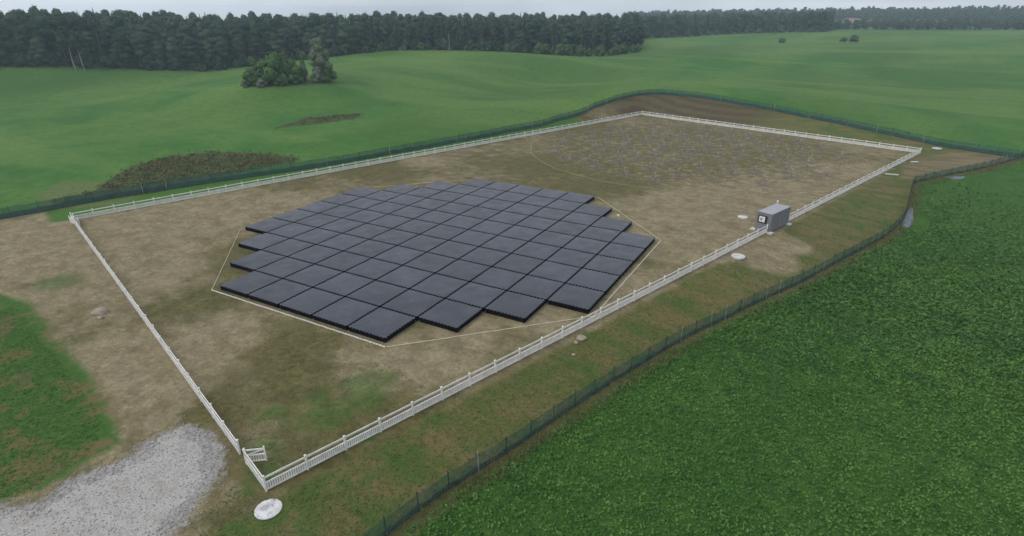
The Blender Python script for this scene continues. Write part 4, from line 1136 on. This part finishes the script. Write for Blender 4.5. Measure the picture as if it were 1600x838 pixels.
# right side: door with bars
mb = MB(); mb.box((-.3, -CW/2-.0, 1.35), (.95, .05, 2.1)); dr = mb.build('door', M_cont, t)
mb = MB(); mb.box((.08, -CW/2-.045, 1.3), (.05, .04, .18)); mb.build('handle', M_dgrey, dr)
mb = MB(); mb.tube((CL_/2-.5, CW/2-.4, CH+.02), (CL_/2-.5, CW/2-.4, CH+.42), .035, n=8)
mb.tube((CL_/2-.5, CW/2-.4, CH+.42), (CL_/2-.5, CW/2-.4, CH+.60), .14, .10, 10); mb.tube((CL_/2-.5, CW/2-.4, CH+.60), (CL_/2-.5, CW/2-.4, CH+.68), .10, .03, 10)
mb.build('roof_antenna', M_cap, t)
for (sx, sy, lb) in ((-1, -1, 'pale concrete footing under the near right corner of the grey container'), (-1, 1, 'pale concrete footing under the near left corner of the grey container'), (1, -1, 'pale concrete footing under the far right corner of the grey container'), (1, 1, 'pale concrete footing under the far left corner of the grey container')):
    mb = MB(); mb.box((0, 0, .055), (.95, .8, .2)); mb.box((0, 0, .157), (.8, .65, .012))
    o = mb.build('concrete_footing', M_conc); q = cc+dl*sx*(CL_/2-.02)+dw*sy*(CW/2+.08)
    o.location = (q[0], q[1], -.005); o.rotation_euler = (0, 0, CANG); tag(o, lb, 'footing', 'concrete footings of the container')

# ------------------------------------------------------------------ well covers, rocks
def cover_mat():
    n = NT('stained_concrete'); c = n.mix(n.rng(n.noise(1.2, 5, .65), .38, .62), (.52, .52, .52), (.70, .70, .69))
    c = n.mix(n.rng(n.noise(1.1, 6, .75), .48, .60, 0, .7), c, (.34, .34, .38)); n.bump(n.noise(14, 3), .3, .02); return n.done(c, .85, .2)
M_cover = cover_mat()
def well_cover(x, y, r, h, label, tilt=0.0):
    t = empty('well_cover', (x, y, H(x, y)-.03)); t.rotation_euler = (tilt, tilt*.5, random.uniform(0, 3)); tag(t, label, 'well cover', 'round concrete well covers')
    mb = MB(); n_ = 40
    prof = [(r*.98, 0), (r, .02), (r, h-.03), (r-.03, h), (r*.62, h+.012)]
    V = [(rr*math.cos(6.2832*i/n_), rr*math.sin(6.2832*i/n_), z) for rr, z in prof for i in range(n_)]; F = []
    for k in range(len(prof)-1):
        for i in range(n_): F.append((k*n_+i, k*n_+(i+1) % n_, (k+1)*n_+(i+1) % n_, (k+1)*n_+i))
    F.append(tuple((len(prof)-1)*n_+i for i in range(n_))); mb.add(V, F); mb.build('slab', M_cover, t)
    mb = MB()
    for s in (-1, 1): mb.tube((s*r*.5, -.06, h+.006), (s*r*.5, .06, h+.006), .012, n=6); 
    mb.build('lifting_loops', M_dgrey, t)
well_cover(19.9, -48.3, .88, .10, 'large round grey-stained concrete cover just outside the near fence corner')
well_cover(37.6, 30.0, .78, .20, 'round pale concrete cover inside the fence, left of the grey container')
well_cover(39.75, 12.6, .90, .22, 'round pale concrete cover outside the fence, nearest before the grey container')
well_cover(70.0, 103.9, 1.0, .16, 'round pale concrete cover just beyond the right fence corner')
def slab(x, y, lx, ly, rz, label):
    mb = MB(); mb.box((0, 0, .07), (lx, ly, .14)); mb.box((0, 0, .147), (lx-.08, ly-.08, .014)); o = mb.build('concrete_slab', M_conc)
    o.location = (x, y, H(x, y)-.02); o.rotation_euler = (0, 0, rz); tag(o, label, 'slab', 'pale concrete slabs outside the right fence')
slab(64.7, 88.9, 1.6, .6, .6, 'small pale slab on the bank outside the right fence, farther of two')
slab(59.8, 73.6, 2.4, .5, .2, 'long thin pale slab on the bank outside the right fence, nearer of two')
M_rock = simple('beige_boulder', (.26, .225, .165), (.36, .32, .25), 2.0, .9, .15, .6)
def rock(x, y, sx, sy, sz, label, sub=3, seed=0):
    bm = bmesh.new(); bmesh.ops.create_icosphere(bm, subdivisions=sub, radius=1)
    rr = random.Random(seed); ph = [rr.uniform(0, 6) for _ in range(6)]
    for v in bm.verts:
        c = v.co.copy(); k = 1+.13*math.sin(2.3*c.x+ph[0])*math.sin(2.9*c.y+ph[1])+.10*math.sin(4.3*c.z+ph[2]+c.x*2)+.05*math.sin(7*c.y+ph[3])*math.sin(6*c.x+ph[4])
        v.co = Vector((c.x*sx*k, c.y*sy*k, max(c.z, -.5)*sz*k))
    me = bpy.data.meshes.new('boulder'); bm.to_mesh(me); bm.free(); me.materials.append(M_rock)
    for p in me.polygons: p.use_smooth = True
    o = obj('boulder', me); o.location = (x, y, H(x, y)+sz*.3); o.rotation_euler = (0, 0, .6+seed); tag(o, label, 'rock', 'loose boulders')
rock(-19.1, -38.4, .92, .62, .48, 'big beige boulder on bare soil left of the near white fence', seed=0)
rock(-17.9, -39.1, .36, .3, .26, 'small stone in front of the big beige boulder', 2, seed=2)
rock(29.5, -17.8, .52, .42, .30, 'pale boulder on the bank outside the long near fence', seed=3)
rock(29.35, -18.8, .30, .24, .2, 'small pale stone beside the boulder on the bank', 2, seed=5)
rock(29.9, -20.6, .22, .2, .15, 'little stone apart from the boulder on the bank, nearer the camera', 2, seed=8)

# ------------------------------------------------------------------ haze
mb = MB(); mb.box((0, 0, 38.5), (5200, 5200, 83))
n = bpy.data.materials.new('haze_air'); n.use_nodes = True; n.node_tree.nodes.clear()
ho = n.node_tree.nodes.new('ShaderNodeOutputMaterial'); pv = n.node_tree.nodes.new('ShaderNodeVolumePrincipled')
pv.inputs['Color'].default_value = (.66, .78, .95, 1); pv.inputs['Density'].default_value = HAZE; pv.inputs['Anisotropy'].default_value = .2
n.node_tree.links.new(pv.outputs[0], ho.inputs['Volume'])
o = mb.build('haze', n); tag(o, kind='stuff')
o['label'] = 'thin pale blue haze over the whole countryside'; o['category'] = 'haze'
